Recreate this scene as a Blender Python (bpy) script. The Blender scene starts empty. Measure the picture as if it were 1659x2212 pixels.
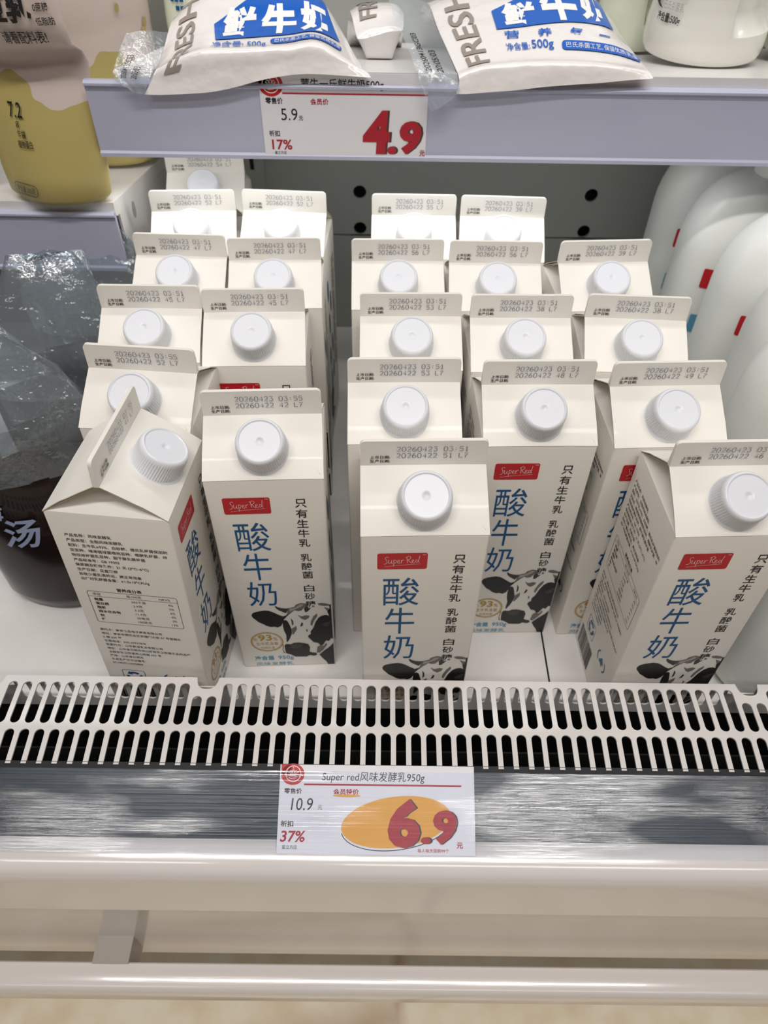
import bpy, bmesh, math, random
from mathutils import Vector, Matrix
random.seed(7)
D = bpy.data; C = bpy.context.scene.collection
PI = math.pi

# ------------------------------------------------------------------ camera
PITCH, ROLL, YAW, FPX = 0.812912, 0.0171245, -0.0049603, 1612.07
fwd = Vector((0, math.cos(PITCH), -math.sin(PITCH)))
rgt = Vector((1, 0, 0))
Rz = Matrix.Rotation(YAW, 3, 'Z')
fwd = Rz @ fwd; rgt = Rz @ rgt; up = rgt.cross(fwd)
r2 = math.cos(ROLL) * rgt + math.sin(ROLL) * up
u2 = -math.sin(ROLL) * rgt + math.cos(ROLL) * up
cam = D.objects.new('camera', D.cameras.new('camera')); C.objects.link(cam)
cam.data.sensor_fit = 'VERTICAL'; cam.data.sensor_height = 36.0; cam.data.sensor_width = 27.0
cam.data.lens = FPX * 36.0 / 2212.0
cam.data.clip_start = 0.02
CAMPOS = Vector((0, 0, 0.4996148))
M = Matrix((r2, u2, -fwd)).transposed().to_4x4(); M.translation = CAMPOS
cam.matrix_world = M
cam.data.dof.use_dof = True; cam.data.dof.focus_distance = 0.43; cam.data.dof.aperture_fstop = 11.0
bpy.context.scene.camera = cam

# ------------------------------------------------------------------ world, lights, exposure
sc = bpy.context.scene
sc.view_settings.view_transform = 'Standard'; sc.view_settings.look = 'None'
sc.view_settings.gamma = 1.0; sc.view_settings.use_curve_mapping = False
sc.view_settings.exposure = -0.40
w = D.worlds.new('store'); sc.world = w; w.use_nodes = True
w.node_tree.nodes['Background'].inputs[0].default_value = (0.80, 0.70, 0.63, 1)
w.node_tree.nodes['Background'].inputs[1].default_value = 0.12

def area(name, loc, target, sx, sy, power, col):
    l = D.lights.new(name, 'AREA'); l.shape = 'RECTANGLE'; l.size = sx; l.size_y = sy
    l.energy = power; l.color = col
    o = D.objects.new(name, l); C.objects.link(o); o.location = loc
    d = Vector(target) - Vector(loc)
    o.rotation_euler = d.to_track_quat('-Z', 'Y').to_euler()
    return o
area('shelf_led_strip', (-0.02, 0.596, 0.269), (-0.02, 0.66, 0.0), 0.52, 0.012, 0.26, (0.97, 0.99, 1.0))
area('upper_shelf_led_strip', (0.0, 0.60, 0.74), (0.0, 0.45, 0.1), 1.3, 0.03, 1.9, (0.98, 0.99, 1.0))
area('canopy_led_strip', (0.0, 0.36, 1.30), (0.0, 0.42, 0.0), 1.6, 0.08, 1.9, (1.0, 0.98, 0.96))
area('ceiling_tube_light', (-1.20, -1.50, 2.7), (-1.20, -1.40, 0.0), 0.9, 0.25, 9.0, (1.0, 0.96, 0.92))
area('ceiling_tube_light', (0.78, -1.50, 2.7), (0.78, -1.40, 0.0), 1.85, 0.25, 18.0, (1.0, 0.96, 0.92))
area('ceiling_tube_light', (0.0, -0.62, 2.7), (0.0, -0.3, 0.0), 2.2, 0.10, 54.0, (1.0, 0.96, 0.92))

# ------------------------------------------------------------------ helpers
def lin(c):
    return tuple(((x / 12.92) if x <= 0.04045 else ((x + 0.055) / 1.055) ** 2.4) for x in c)
def rgb(r, g, b): return lin((r / 255, g / 255, b / 255))

MATS = {}
def mat(name, col, rough=0.5, metal=0.0, spec=0.5, alpha=1.0, sss=0.0, coat=0.0, noise=None, bump=None, trans=0.0):
    if name in MATS: return MATS[name]
    m = D.materials.new(name); m.use_nodes = True; nt = m.node_tree; b = nt.nodes['Principled BSDF']
    b.inputs['Base Color'].default_value = (*col, 1); b.inputs['Roughness'].default_value = rough
    b.inputs['Metallic'].default_value = metal; b.inputs['Specular IOR Level'].default_value = spec
    b.inputs['Alpha'].default_value = alpha; b.inputs['Coat Weight'].default_value = coat
    b.inputs['Transmission Weight'].default_value = trans
    if sss:
        b.inputs['Subsurface Weight'].default_value = sss
        b.inputs['Subsurface Radius'].default_value = (0.008, 0.007, 0.006)
        b.inputs['Subsurface Scale'].default_value = 0.6
    tc = nt.nodes.new('ShaderNodeTexCoord')
    if noise:
        sc_, amt, col2 = noise
        n = nt.nodes.new('ShaderNodeTexNoise'); n.inputs['Scale'].default_value = sc_; n.inputs['Detail'].default_value = 4
        nt.links.new(tc.outputs['Object'], n.inputs['Vector'])
        r = nt.nodes.new('ShaderNodeValToRGB'); r.color_ramp.elements[0].position = 0.5 - amt; r.color_ramp.elements[1].position = 0.5 + amt
        r.color_ramp.elements[0].color = (*col2, 1); r.color_ramp.elements[1].color = (*col, 1)
        nt.links.new(n.outputs['Fac'], r.inputs['Fac']); nt.links.new(r.outputs['Color'], b.inputs['Base Color'])
    if bump:
        sx, sy, sz, st, dist = bump
        mp = nt.nodes.new('ShaderNodeMapping'); mp.inputs['Scale'].default_value = (sx, sy, sz)
        nt.links.new(tc.outputs['Object'], mp.inputs['Vector'])
        n = nt.nodes.new('ShaderNodeTexNoise'); n.inputs['Scale'].default_value = 1.0; n.inputs['Detail'].default_value = 3
        nt.links.new(mp.outputs['Vector'], n.inputs['Vector'])
        bp = nt.nodes.new('ShaderNodeBump'); bp.inputs['Strength'].default_value = st; bp.inputs['Distance'].default_value = dist
        nt.links.new(n.outputs['Fac'], bp.inputs['Height']); nt.links.new(bp.outputs['Normal'], b.inputs['Normal'])
    MATS[name] = m
    return m

def clear(name, col, fac, rough, diffuse=0.0, bump=None, mask=None):
    """thin clear plastic: transparent with a share of mirror gloss; mask = (sx, sy, sz, low, high, gain) noise patches of stronger mirror gloss"""
    m = D.materials.new(name); m.use_nodes = True; nt = m.node_tree; nt.nodes.clear(); N = nt.nodes.new; Lk = nt.links.new
    out = N('ShaderNodeOutputMaterial'); tr = N('ShaderNodeBsdfTransparent'); gl = N('ShaderNodeBsdfGlossy'); df = N('ShaderNodeBsdfDiffuse')
    tr.inputs[0].default_value = (*col, 1); gl.inputs['Roughness'].default_value = rough; df.inputs[0].default_value = (0.72, 0.80, 0.86, 1)
    m1 = N('ShaderNodeMixShader'); m1.inputs[0].default_value = diffuse; Lk(tr.outputs[0], m1.inputs[1]); Lk(df.outputs[0], m1.inputs[2])
    lw = N('ShaderNodeLayerWeight'); lw.inputs['Blend'].default_value = 0.35
    ma = N('ShaderNodeMath'); ma.operation = 'MULTIPLY_ADD'; ma.inputs[1].default_value = 0.5; ma.inputs[2].default_value = fac
    Lk(lw.outputs['Fresnel'], ma.inputs[0]); f = ma.outputs[0]; tc = N('ShaderNodeTexCoord')
    def noise(sx, sy, sz, det):
        mp = N('ShaderNodeMapping'); mp.inputs['Scale'].default_value = (sx, sy, sz); Lk(tc.outputs['Object'], mp.inputs['Vector'])
        n = N('ShaderNodeTexNoise'); n.inputs['Scale'].default_value = 1; n.inputs['Detail'].default_value = det; Lk(mp.outputs['Vector'], n.inputs['Vector']); return n
    if mask:
        n = noise(*mask[:3], 2.5); r = N('ShaderNodeMapRange'); r.inputs['From Min'].default_value = mask[3]; r.inputs['From Max'].default_value = mask[4]
        r.inputs['To Min'].default_value = 0.1; r.inputs['To Max'].default_value = mask[5]; Lk(n.outputs['Fac'], r.inputs['Value'])
        mu = N('ShaderNodeMath'); mu.operation = 'MULTIPLY'; Lk(f, mu.inputs[0]); Lk(r.outputs[0], mu.inputs[1]); f = mu.outputs[0]
    if bump:
        n = noise(*bump[:3], 4); b = N('ShaderNodeBump'); b.inputs['Strength'].default_value = bump[3]; b.inputs['Distance'].default_value = bump[4]
        Lk(n.outputs['Fac'], b.inputs['Height']); Lk(b.outputs['Normal'], gl.inputs['Normal'])
    m2 = N('ShaderNodeMixShader'); Lk(f, m2.inputs[0]); Lk(m1.outputs[0], m2.inputs[1]); Lk(gl.outputs[0], m2.inputs[2]); Lk(m2.outputs[0], out.inputs['Surface'])
    MATS[name] = m; return m

class MB:
    def __init__(s): s.v = []; s.f = []; s.m = []; s.mats = []
    def mi(s, m):
        if m not in s.mats: s.mats.append(m)
        return s.mats.index(m)
    def add(s, vs, fs, m):
        o = len(s.v); k = s.mi(m)
        s.v += [tuple(x) for x in vs]
        for f in fs: s.f.append(tuple(i + o for i in f)); s.m.append(k)
    def box(s, lo, hi, m):
        x0, y0, z0 = lo; x1, y1, z1 = hi
        s.add([(x0,y0,z0),(x1,y0,z0),(x1,y1,z0),(x0,y1,z0),(x0,y0,z1),(x1,y0,z1),(x1,y1,z1),(x0,y1,z1)],
              [(0,3,2,1),(4,5,6,7),(0,1,5,4),(1,2,6,5),(2,3,7,6),(3,0,4,7)], m)
    def loft(s, rings, m, cap0=True, cap1=True, closed=True):
        n = len(rings[0]); vs = [p for r in rings for p in r]; fs = []
        for i in range(len(rings) - 1):
            for j in range(n if closed else n - 1):
                a = i * n + j; b = i * n + (j + 1) % n
                fs.append((a, b, b + n, a + n))
        if cap0: fs.append(tuple(reversed(range(n))))
        if cap1: fs.append(tuple(range((len(rings) - 1) * n, len(rings) * n)))
        s.add(vs, fs, m)
    def extrude_x(s, prof, x0, x1, m, nx=1):        # closed (y,z) profile swept along X
        xs = [x0 + (x1 - x0) * i / nx for i in range(nx + 1)]
        s.loft([[(x, y, z) for y, z in prof] for x in xs], m)
    def build(s, name, parent=None, loc=None, sharp=35, smooth=True):
        me = D.meshes.new(name); me.from_pydata(s.v, [], s.f)
        for m in s.mats: me.materials.append(m)
        me.polygons.foreach_set('material_index', s.m)
        if smooth:
            me.polygons.foreach_set('use_smooth', [True] * len(me.polygons))
            me.set_sharp_from_angle(angle=math.radians(sharp))
        me.update()
        o = D.objects.new(name, me); C.objects.link(o)
        if parent: o.parent = parent
        if loc is not None: o.location = loc
        return o

def tag(o, label=None, cat=None, group=None, kind=None):
    if label: o['label'] = label
    if cat: o['category'] = cat
    if group: o['group'] = group
    if kind: o['kind'] = kind
    return o
def empty(name, loc, label, cat, group=None):
    o = D.objects.new(name, None); C.objects.link(o); o.location = loc; o.empty_display_size = 0.02
    return tag(o, label, cat, group)

# --- lettering: built-in font outlines turned into polygons
_tc = {}
_curve = D.curves.new('lettering', 'FONT'); _curve.resolution_u = 3
_tobj = D.objects.new('lettering', _curve); C.objects.link(_tobj)
def text2d(s, bold=0.0, shear=0.0):
    k = (s, bold, shear)
    if k in _tc: return _tc[k]
    _curve.body = s; _curve.offset = bold; _curve.shear = shear
    dg = bpy.context.evaluated_depsgraph_get(); dg.update()
    ev = _tobj.evaluated_get(dg); me = ev.to_mesh()
    vs = [(v.co.x, v.co.y) for v in me.vertices]; fs = [tuple(p.vertices) for p in me.polygons]
    ev.to_mesh_clear()
    _tc[k] = (vs, fs); return _tc[k]
def _bb(vs):
    xs = [a for a, b in vs]; ys = [b for a, b in vs]
    return min(xs), min(ys), max(xs), max(ys)
def subdiv(vs, fs, L):
    bm = bmesh.new(); bv = [bm.verts.new((a, b, 0)) for a, b in vs]
    for f in fs:
        try: bm.faces.new([bv[i] for i in f])
        except ValueError: pass
    bmesh.ops.triangulate(bm, faces=bm.faces[:])
    for _ in range(5):
        es = [e for e in bm.edges if e.calc_length() > L]
        if not es: break
        bmesh.ops.subdivide_edges(bm, edges=es, cuts=1)
        bmesh.ops.triangulate(bm, faces=bm.faces[:])
    bm.verts.index_update()
    r = ([(v.co.x, v.co.y) for v in bm.verts], [tuple(v.index for v in f.verts) for f in bm.faces])
    bm.free(); return r
def place(mb, vs, fs, S, m, L=None):
    if L: vs, fs = subdiv(vs, fs, L)
    mb.add([S(a, b) for a, b in vs], fs, m)
def tbox(mb, s, S, x0, y0, x1, y1, m, bold=0.0, shear=0.0, L=None):   # lettering stretched to a box
    vs, fs = text2d(s, bold, shear)
    if not vs: return
    a, b, c, d = _bb(vs); kx = (x1 - x0) / max(c - a, 1e-6); ky = (y1 - y0) / max(d - b, 1e-6)
    place(mb, [(x0 + (x - a) * kx, y0 + (y - b) * ky) for x, y in vs], fs, S, m, L)
def tline(mb, s, S, x, y, size, m, sx=1.0, bold=0.0, shear=0.0, L=None):   # baseline at (x, y)
    vs, fs = text2d(s, bold, shear)
    if not vs: return
    place(mb, [(x + a * size * sx, y + b * size) for a, b in vs], fs, S, m, L)
def poly(mb, pts, S, m, L=None):
    n = len(pts)
    vs, fs = pts, [tuple(range(n))]
    place(mb, vs, fs, S, m, L)
def concave(mb, pts, S, m):
    from mathutils.geometry import tessellate_polygon
    tris = tessellate_polygon([[Vector((a, b, 0)) for a, b in pts]])
    mb.add([S(a, b) for a, b in pts], [tuple(t) for t in tris], m)
def ribbon(mb, pts, S, wd, m, closed=False):
    n = len(pts); P = [Vector(p) for p in pts]; vs = []
    for i in range(n):
        a = P[(i - 1) % n] if (closed or i > 0) else P[i]; b = P[(i + 1) % n] if (closed or i < n - 1) else P[i]
        t = b - a
        if t.length < 1e-9: t = Vector((1, 0))
        t.normalize(); nn = Vector((-t.y, t.x)) * wd / 2
        vs += [S(*(P[i] + nn)), S(*(P[i] - nn))]
    fs = []
    for i in range(n if closed else n - 1):
        j = (i + 1) % n; fs.append((2 * i, 2 * i + 1, 2 * j + 1, 2 * j))
    mb.add(vs, fs, m)
def ellipse(cx, cy, rx, ry, rot=0, n=40, a0=0, a1=2 * PI, end=False):
    o = []
    for i in range(n + (1 if end else 0)):
        t = a0 + (a1 - a0) * i / n; x = rx * math.cos(t); y = ry * math.sin(t)
        o.append((cx + x * math.cos(rot) - y * math.sin(rot), cy + x * math.sin(rot) + y * math.cos(rot)))
    return o
def rrect(x0, y0, x1, y1, r, n=5):
    o = []
    for cx, cy, a in ((x1 - r, y1 - r, 0), (x0 + r, y1 - r, 90), (x0 + r, y0 + r, 180), (x1 - r, y0 + r, 270)):
        for i in range(n + 1):
            t = math.radians(a + 90 * i / n); o.append((cx + r * math.cos(t), cy + r * math.sin(t)))
    return o
def flat(origin, ex, ey, unit=0.001):
    o = Vector(origin); ex = Vector(ex) * unit; ey = Vector(ey) * unit
    return lambda x, y: o + ex * x + ey * y

def lathe_rings(prof, n, frame, rib=None):
    """prof: (r, h, k); frame = (origin, e1, e2, e3); k = rib depth."""
    o, e1, e2, e3 = frame; rings = []
    for p in prof:
        r, h = p[0], p[1]; k = p[2] if len(p) > 2 else 0
        ring = []
        for j in range(n):
            t = 2 * PI * j / n; rr = r - (k if (j // 2) % 2 else 0)
            ring.append(o + e1 * (rr * math.cos(t)) + e2 * (rr * math.sin(t)) + e3 * h)
        rings.append(ring)
    return rings

# pixel of the photograph -> point on the plane y = const (used once, to lay out the milk bags)
def at(px, py, y):
    d = fwd + r2 * ((px - 829.5) / FPX) - u2 * ((py - 1106) / FPX)
    return CAMPOS + d * (y / d.y)

# ------------------------------------------------------------------ materials
paper = mat('carton_board', rgb(238, 234, 226), 0.42, spec=0.4, coat=0.05)
paper_edge = mat('board_cut_edge', rgb(214, 196, 160), 0.7)
capm = mat('cap_plastic', rgb(230, 232, 238), 0.32, sss=0.15)
ink_black = mat('ink_black', rgb(28, 26, 26), 0.5)
ink_grey = mat('ink_soft_black', rgb(62, 58, 56), 0.5)
ink_mid = mat('ink_mid_grey', rgb(116, 110, 106), 0.5)
ink_light = mat('ink_light_grey', rgb(172, 166, 160), 0.5)
ink_blue = mat('ink_blue', rgb(0, 82, 136), 0.5)
ink_lightblue = mat('ink_light_blue', rgb(88, 156, 190), 0.5)
ink_gold = mat('ink_gold', rgb(190, 150, 50), 0.5)
ink_red = mat('ink_red', rgb(196, 18, 32), 0.4)
ink_white = mat('ink_white', rgb(240, 238, 236), 0.5)
ink_stamp = mat('ink_stamp', rgb(62, 66, 98), 0.5)
white_metal = mat('white_powder_coat', rgb(232, 229, 227), 0.30, noise=(40, 0.25, rgb(226, 223, 221)), coat=0.15)
lip_metal = mat('white_gloss_enamel', rgb(226, 220, 217), 0.16, coat=0.4, bump=(14, 260, 260, 0.10, 0.0006))
back_metal = mat('grey_back_panel', rgb(158, 160, 154), 0.45)
duct = mat('duct_dark', rgb(16, 17, 18), 0.6)
duct2 = mat('duct_brown', rgb(52, 46, 43), 0.6)

# ------------------------------------------------------------------ floor
def floor_material():
    m = D.materials.new('beige_floor_tile'); m.use_nodes = True; nt = m.node_tree; b = nt.nodes['Principled BSDF']
    tc = nt.nodes.new('ShaderNodeTexCoord')
    n1 = nt.nodes.new('ShaderNodeTexNoise'); n1.inputs['Scale'].default_value = 22; n1.inputs['Detail'].default_value = 6
    r1 = nt.nodes.new('ShaderNodeValToRGB')
    r1.color_ramp.elements[0].color = (*rgb(240, 222, 190), 1); r1.color_ramp.elements[0].position = 0.35
    r1.color_ramp.elements[1].color = (*rgb(252, 242, 220), 1); r1.color_ramp.elements[1].position = 0.65
    v = nt.nodes.new('ShaderNodeTexVoronoi'); v.feature = 'DISTANCE_TO_EDGE'; v.inputs['Scale'].default_value = 1.7
    r2_ = nt.nodes.new('ShaderNodeValToRGB')
    r2_.color_ramp.elements[0].color = (*rgb(150, 100, 62), 1); r2_.color_ramp.elements[0].position = 0.0
    r2_.color_ramp.elements[1].color = (1, 1, 1, 1); r2_.color_ramp.elements[1].position = 0.02
    mx = nt.nodes.new('ShaderNodeMix'); mx.data_type = 'RGBA'; mx.blend_type = 'MULTIPLY'; mx.inputs[0].default_value = 0.45
    nt.links.new(tc.outputs['Object'], n1.inputs['Vector']); nt.links.new(tc.outputs['Object'], v.inputs['Vector'])
    nt.links.new(n1.outputs['Fac'], r1.inputs['Fac']); nt.links.new(v.outputs['Distance'], r2_.inputs['Fac'])
    nt.links.new(r1.outputs['Color'], mx.inputs[6]); nt.links.new(r2_.outputs['Color'], mx.inputs[7])
    nt.links.new(mx.outputs[2], b.inputs['Base Color']); b.inputs['Roughness'].default_value = 0.35
    return m
fl = MB(); fl.box((-1.6, -1.5, -0.50), (1.6, 1.0, -0.45), floor_material())
tag(fl.build('floor'), kind='structure')

# ------------------------------------------------------------------ fridge cabinet
XL, XR = -0.75, 0.75
fridge = empty('display_fridge', (0, 0.45, -0.45), 'long white open chiller cabinet holding all the dairy', 'fridge')
def fpart(mb, name, parent=fridge, **k):
    o = mb.build(name, None, **k); o.parent = parent
    o.matrix_parent_inverse = Matrix.Translation(-Vector(parent.location)) if parent is fridge else Matrix.Identity(4)
    return o
# rounded front lip, upper front panel, lower front panel
b = MB()
b.extrude_x([(0.2030,0.0500),(0.1690,0.0315),(0.1640,0.0310),(0.1560,0.0292),(0.1510,0.0268),(0.1478,0.0238),(0.1464,0.0195),(0.1460,0.0140),(0.1460,-0.0385),
             (0.1500,-0.0400),(0.2030,-0.0400)], XL, XR, lip_metal, 1)
fpart(b, 'front_lip', sharp=50)
panel_metal = mat('lower_panel_enamel', rgb(214, 208, 203), 0.25, coat=0.3)
b = MB()
b.extrude_x([(0.1475,-0.0400),(0.1490,-0.0460),(0.1530,-0.0900),(0.1550,-0.1300),(0.1550,-0.1860),(0.1960,-0.1900),(0.1960,-0.2600),(0.1980,-0.2660),(0.2030,-0.2660),(0.2030,-0.0400)], XL, XR, panel_metal)
fpart(b, 'lower_front_panel', sharp=25)
b = MB(); b.box((XL, 0.26, -0.449), (XR, 0.28, -0.266), mat('plinth_dark', rgb(70, 66, 62), 0.6)); fpart(b, 'plinth')
# bumper rail and its mounts
b = MB()
b.extrude_x([(0.1225,-0.1400),(0.1205,-0.1415),(0.1195,-0.1440),(0.1195,-0.1700),(0.1215,-0.1735),(0.1250,-0.1750),(0.1370,-0.1750),(0.1380,-0.1740),(0.1380,-0.1410),(0.1370,-0.1400)], XL, XR, lip_metal)
bump = fpart(b, 'bumper_rail', sharp=40)
for mx in (-0.198, 0.46):
    b = MB(); b.box((mx - 0.0135, 0.1365, -0.170), (mx + 0.0135, 0.1560, -0.1385), mat('mount_grey', rgb(172, 164, 156), 0.4))
    o = b.build('bumper_mount', smooth=False); o.parent = bump
# duct under the grille, coloured near black to stand for its unlit void
b = MB()
b.box((XL, 0.2035, -0.08), (XR, 0.2045, 0.049), duct); b.box((XL, 0.2045, -0.081), (XR, 0.2740, -0.08), duct)
b.box((XL, 0.2640, -0.08), (XR, 0.2648, 0.027), duct); b.box((XL, 0.2220, -0.02), (XR, 0.2232, 0.036), mat('duct_baffle', rgb(14, 15, 16), 0.8))  # black rear plate added to hide the lit deck edge
fpart(b, 'air_duct', smooth=False)
# back panel with punched holes (real openings over a dark cavity)
def holed_plate(mb, P, holes, x0, x1, z0, z1, m, seg=24):
    """vertical plate at y = P, front skin with round holes; holes = (x, z, r) on a column grid"""
    cols = sorted(set(round(h[0], 4) for h in holes)); xs = [x0]
    for c in cols: xs += [c - 0.012, c + 0.012]
    xs.append(x1)
    for i in range(len(xs) - 1):
        a, b_ = xs[i], xs[i + 1]; col = [h for h in holes if a < h[0] < b_]
        if not col:
            mb.add([(a,P,z0),(b_,P,z0),(b_,P,z1),(a,P,z1)], [(0,1,2,3)], m); continue
        col.sort(key=lambda h: h[1]); z = z0
        for hx, hz, r in col:
            lo, hi = hz - 0.0125, hz + 0.0125
            mb.add([(a,P,z),(b_,P,z),(b_,P,lo),(a,P,lo)], [(0,1,2,3)], m)
            inner = []; outer = []
            for j in range(seg):
                t = 2 * PI * j / seg; c, s = math.cos(t), math.sin(t); k = 1 / max(abs(c), abs(s))
                inner.append((hx + r * c, P, hz + r * s)); outer.append((hx + 0.012 * c * k, P, hz + 0.0125 * s * k))
            deep = [(x, P + 0.003, zz) for x, _, zz in inner]
            vs = inner + outer + deep; fs = []
            for j in range(seg):
                q = (j + 1) % seg; fs += [(j, seg + j, seg + q, q), (j, q, 2 * seg + q, 2 * seg + j)]
            mb.add(vs, fs, m); z = hi
        mb.add([(a,P,z),(b_,P,z),(b_,P,z1),(a,P,z1)], [(0,1,2,3)], m)
BY = 0.78
b = MB()
hs = [(c, z0 + k * 0.0393, 0.0069) for c in (-0.508, -0.2665, -0.0273, 0.2155, 0.458) for z0 in (0.1228,) for k in range(18)]
hs = [h for h in hs if h[1] < 0.72]
holed_plate(b, BY, [h for h in hs], XL, XR, 0.116, 0.75, back_metal)
b.box((XL, BY - 0.0005, 0.0), (XR, BY + 0.002, 0.1145), back_metal)
b.box((XL, BY + 0.02, -0.05), (XR, BY + 0.03, 0.76), duct)
fpart(b, 'back_panel', smooth=False)
for xx in (-0.136, 0.345):
    b = MB()
    b.box((xx - 0.014, BY - 0.006, 0.0), (xx + 0.012, BY - 0.0006, 0.75), back_metal)
    for k in range(13):
        b.box((xx - 0.002, BY - 0.0063, 0.186 - 0.16 + 0.04 * k), (xx + 0.002, BY - 0.0058, 0.200 - 0.16 + 0.04 * k), duct)
    fpart(b, 'shelf_upright', smooth=False)
# clear price rail on the dark strip
rail_dark = D.materials.new('dark_price_strip'); rail_dark.use_nodes = True
nt = rail_dark.node_tree; bs = nt.nodes['Principled BSDF']
bs.inputs['Base Color'].default_value = (*rgb(30, 42, 52), 1); bs.inputs['Roughness'].default_value = 0.30
bs.inputs['Coat Weight'].default_value = 0.1; bs.inputs['Coat Roughness'].default_value = 0.2
tc = nt.nodes.new('ShaderNodeTexCoord')
mp = nt.nodes.new('ShaderNodeMapping'); mp.inputs['Scale'].default_value = (5, 900, 900)
n1 = nt.nodes.new('ShaderNodeTexNoise'); n1.inputs['Scale'].default_value = 1.0; n1.inputs['Detail'].default_value = 6
mp2 = nt.nodes.new('ShaderNodeMapping'); mp2.inputs['Scale'].default_value = (9, 22, 22)
n2 = nt.nodes.new('ShaderNodeTexNoise'); n2.inputs['Scale'].default_value = 1.0; n2.inputs['Detail'].default_value = 2
ad = nt.nodes.new('ShaderNodeMath'); ad.operation = 'MULTIPLY_ADD'; ad.inputs[1].default_value = 4.0
bp = nt.nodes.new('ShaderNodeBump'); bp.inputs['Strength'].default_value = 0.5; bp.inputs['Distance'].default_value = 0.0007
nt.links.new(tc.outputs['Object'], mp.inputs['Vector']); nt.links.new(mp.outputs['Vector'], n1.inputs['Vector'])
nt.links.new(tc.outputs['Object'], mp2.inputs['Vector']); nt.links.new(mp2.outputs['Vector'], n2.inputs['Vector'])
nt.links.new(n2.outputs['Fac'], ad.inputs[0]); nt.links.new(n1.outputs['Fac'], ad.inputs[2])
nt.links.new(ad.outputs['Value'], bp.inputs['Height'])
nt.links.new(bp.outputs['Normal'], bs.inputs['Coat Normal']); nt.links.new(bp.outputs['Normal'], bs.inputs['Normal'])
RA = Vector((0, 0.2015, 0.0530)); RB = Vector((0, 0.1660, 0.0350))
rd = (RB - RA).normalized(); rn = Vector((0, rd.z, -rd.y)) * -1
if rn.z < 0: rn = -rn
def rq(s, h): p = RA + rd * s + rn * h; return (p.y, p.z)
RL = (RB - RA).length
b = MB(); b.extrude_x([rq(-0.0035, -0.0005), rq(-0.0035, -0.003), rq(RL, -0.003), rq(RL, -0.0005)][::-1], XL, XR, rail_dark)
b.extrude_x([rq(-0.0035, -0.0002), rq(-0.0035, -0.0012), rq(0.0003, -0.0012), rq(0.0003, -0.0002)][::-1], XL, XR, mat('rail_black', rgb(14, 15, 24), 0.6))
rail = fpart(b, 'price_rail', smooth=False)
clear_pvc = clear('clear_pvc', (0.97, 0.98, 1.0), 0.03, 0.10, 0.015, (4, 700, 700, 0.35, 0.0006), (9, 34, 34, 0.45, 0.55, 1.7))  # mirror gloss varies in noise patches along the cover
b = MB()
b.extrude_x([rq(0.0005, 0.0012), rq(0.0005, 0.0007), rq(RL + 0.002, 0.0007), rq(RL + 0.0085, 0.0012), rq(RL + 0.0085, 0.0017), rq(RL + 0.002, 0.0012)][::-1], XL, XR, clear_pvc)
o = b.build('clear_rail_cover', sharp=20); o.parent = rail

# deck panels
for x0, x1, lab in ((XL, 0.1288, 'wide white steel deck panel under the left and middle cartons'), (0.1302, XR, 'white steel deck panel right of the thin dark seam')):
    b = MB(); b.box((x0, 0.2755, -0.0012), (x1, BY - 0.001, 0.0), white_metal); b.box((x0, 0.2755, -0.03), (x1, 0.2767, -0.0012), white_metal)
    tag(b.build('deck_panel', smooth=False), lab, 'shelf panel')
b = MB(); b.box((XL, 0.277, -0.06), (XR, BY + 0.02, -0.035), duct); fpart(b, 'base_pan', smooth=False)

# ------------------------------------------------------------------ perforated air grille
def slot_cell(mb, S, xc, p, ya, yb, sa, sb, r, th, m, n=8, open_a=False):
    """one plate cell of width p around a rounded slot from sa to sb; S(x, y, depth)"""
    loop = []; outer = []
    ca, cb = sa + r, sb - r
    for i in range(n + 1):                                # far end, right to left
        t = PI * i / n; loop.append((xc + r * math.cos(t), cb + r * math.sin(t)))
    far = [(p / 2, cb), (p / 2, yb), (-p / 2, yb), (-p / 2, cb)]
    def path(pts, k):
        L = [0]
        for i in range(len(pts) - 1): L.append(L[-1] + math.dist(pts[i], pts[i + 1]))
        q = k * L[-1]
        for i in range(len(pts) - 1):
            if q <= L[i + 1] + 1e-12:
                f = (q - L[i]) / max(L[i + 1] - L[i], 1e-9)
                return (xc + pts[i][0] + f * (pts[i + 1][0] - pts[i][0]), pts[i][1] + f * (pts[i + 1][1] - pts[i][1]))
    def side(pts):
        q = [path(pts, i / n) for i in range(n + 1)]
        for c in pts[1:-1]:
            c = (xc + c[0], c[1]); k = min(range(1, n), key=lambda i: math.dist(q[i], c)); q[k] = c
        return q
    outer += side(far)
    if open_a:
        loop += [(xc - r, ya)]; outer += [(xc - p / 2, ya)]
        loop = [(xc + r, ya)] + loop; outer = [(xc + p / 2, ya)] + outer
    else:
        for i in range(n + 1):
            t = PI + PI * i / n; loop.append((xc + r * math.cos(t), ca + r * math.sin(t)))
        near = [(-p / 2, ca), (-p / 2, ya), (p / 2, ya), (p / 2, ca)]
        outer += side(near)
    N = len(loop)
    vs = [S(x, y, 0) for x, y in loop] + [S(x, y, 0) for x, y in outer] + [S(x, y, th) for x, y in loop] + [S(x, y, th) for x, y in outer]
    fs = []
    for i in range(N - 1 if open_a else N):
        j = (i + 1) % N
        fs += [(i, N + i, N + j, j), (2 * N + j, 3 * N + j, 3 * N + i, 2 * N + i), (j, 2 * N + j, 2 * N + i, i)]
    mb.add(vs, fs, m)
GZ = 0.057; GY0 = 0.2634; GYB = 0.2268
grille_m = mat('grille_enamel', rgb(230, 226, 223), 0.28, coat=0.2, noise=(60, 0.3, rgb(222, 218, 215)))
a8 = math.radians(7)
def Stop(x, y, d): return (x, y, GZ - d)
def Slow(x, y, d): return (x, GYB - (GYB - y) * math.cos(a8) , GZ - (GYB - y) * math.sin(a8) - d)
def Sfl(x, y, d): return (x, GY0 - d, y)
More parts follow.
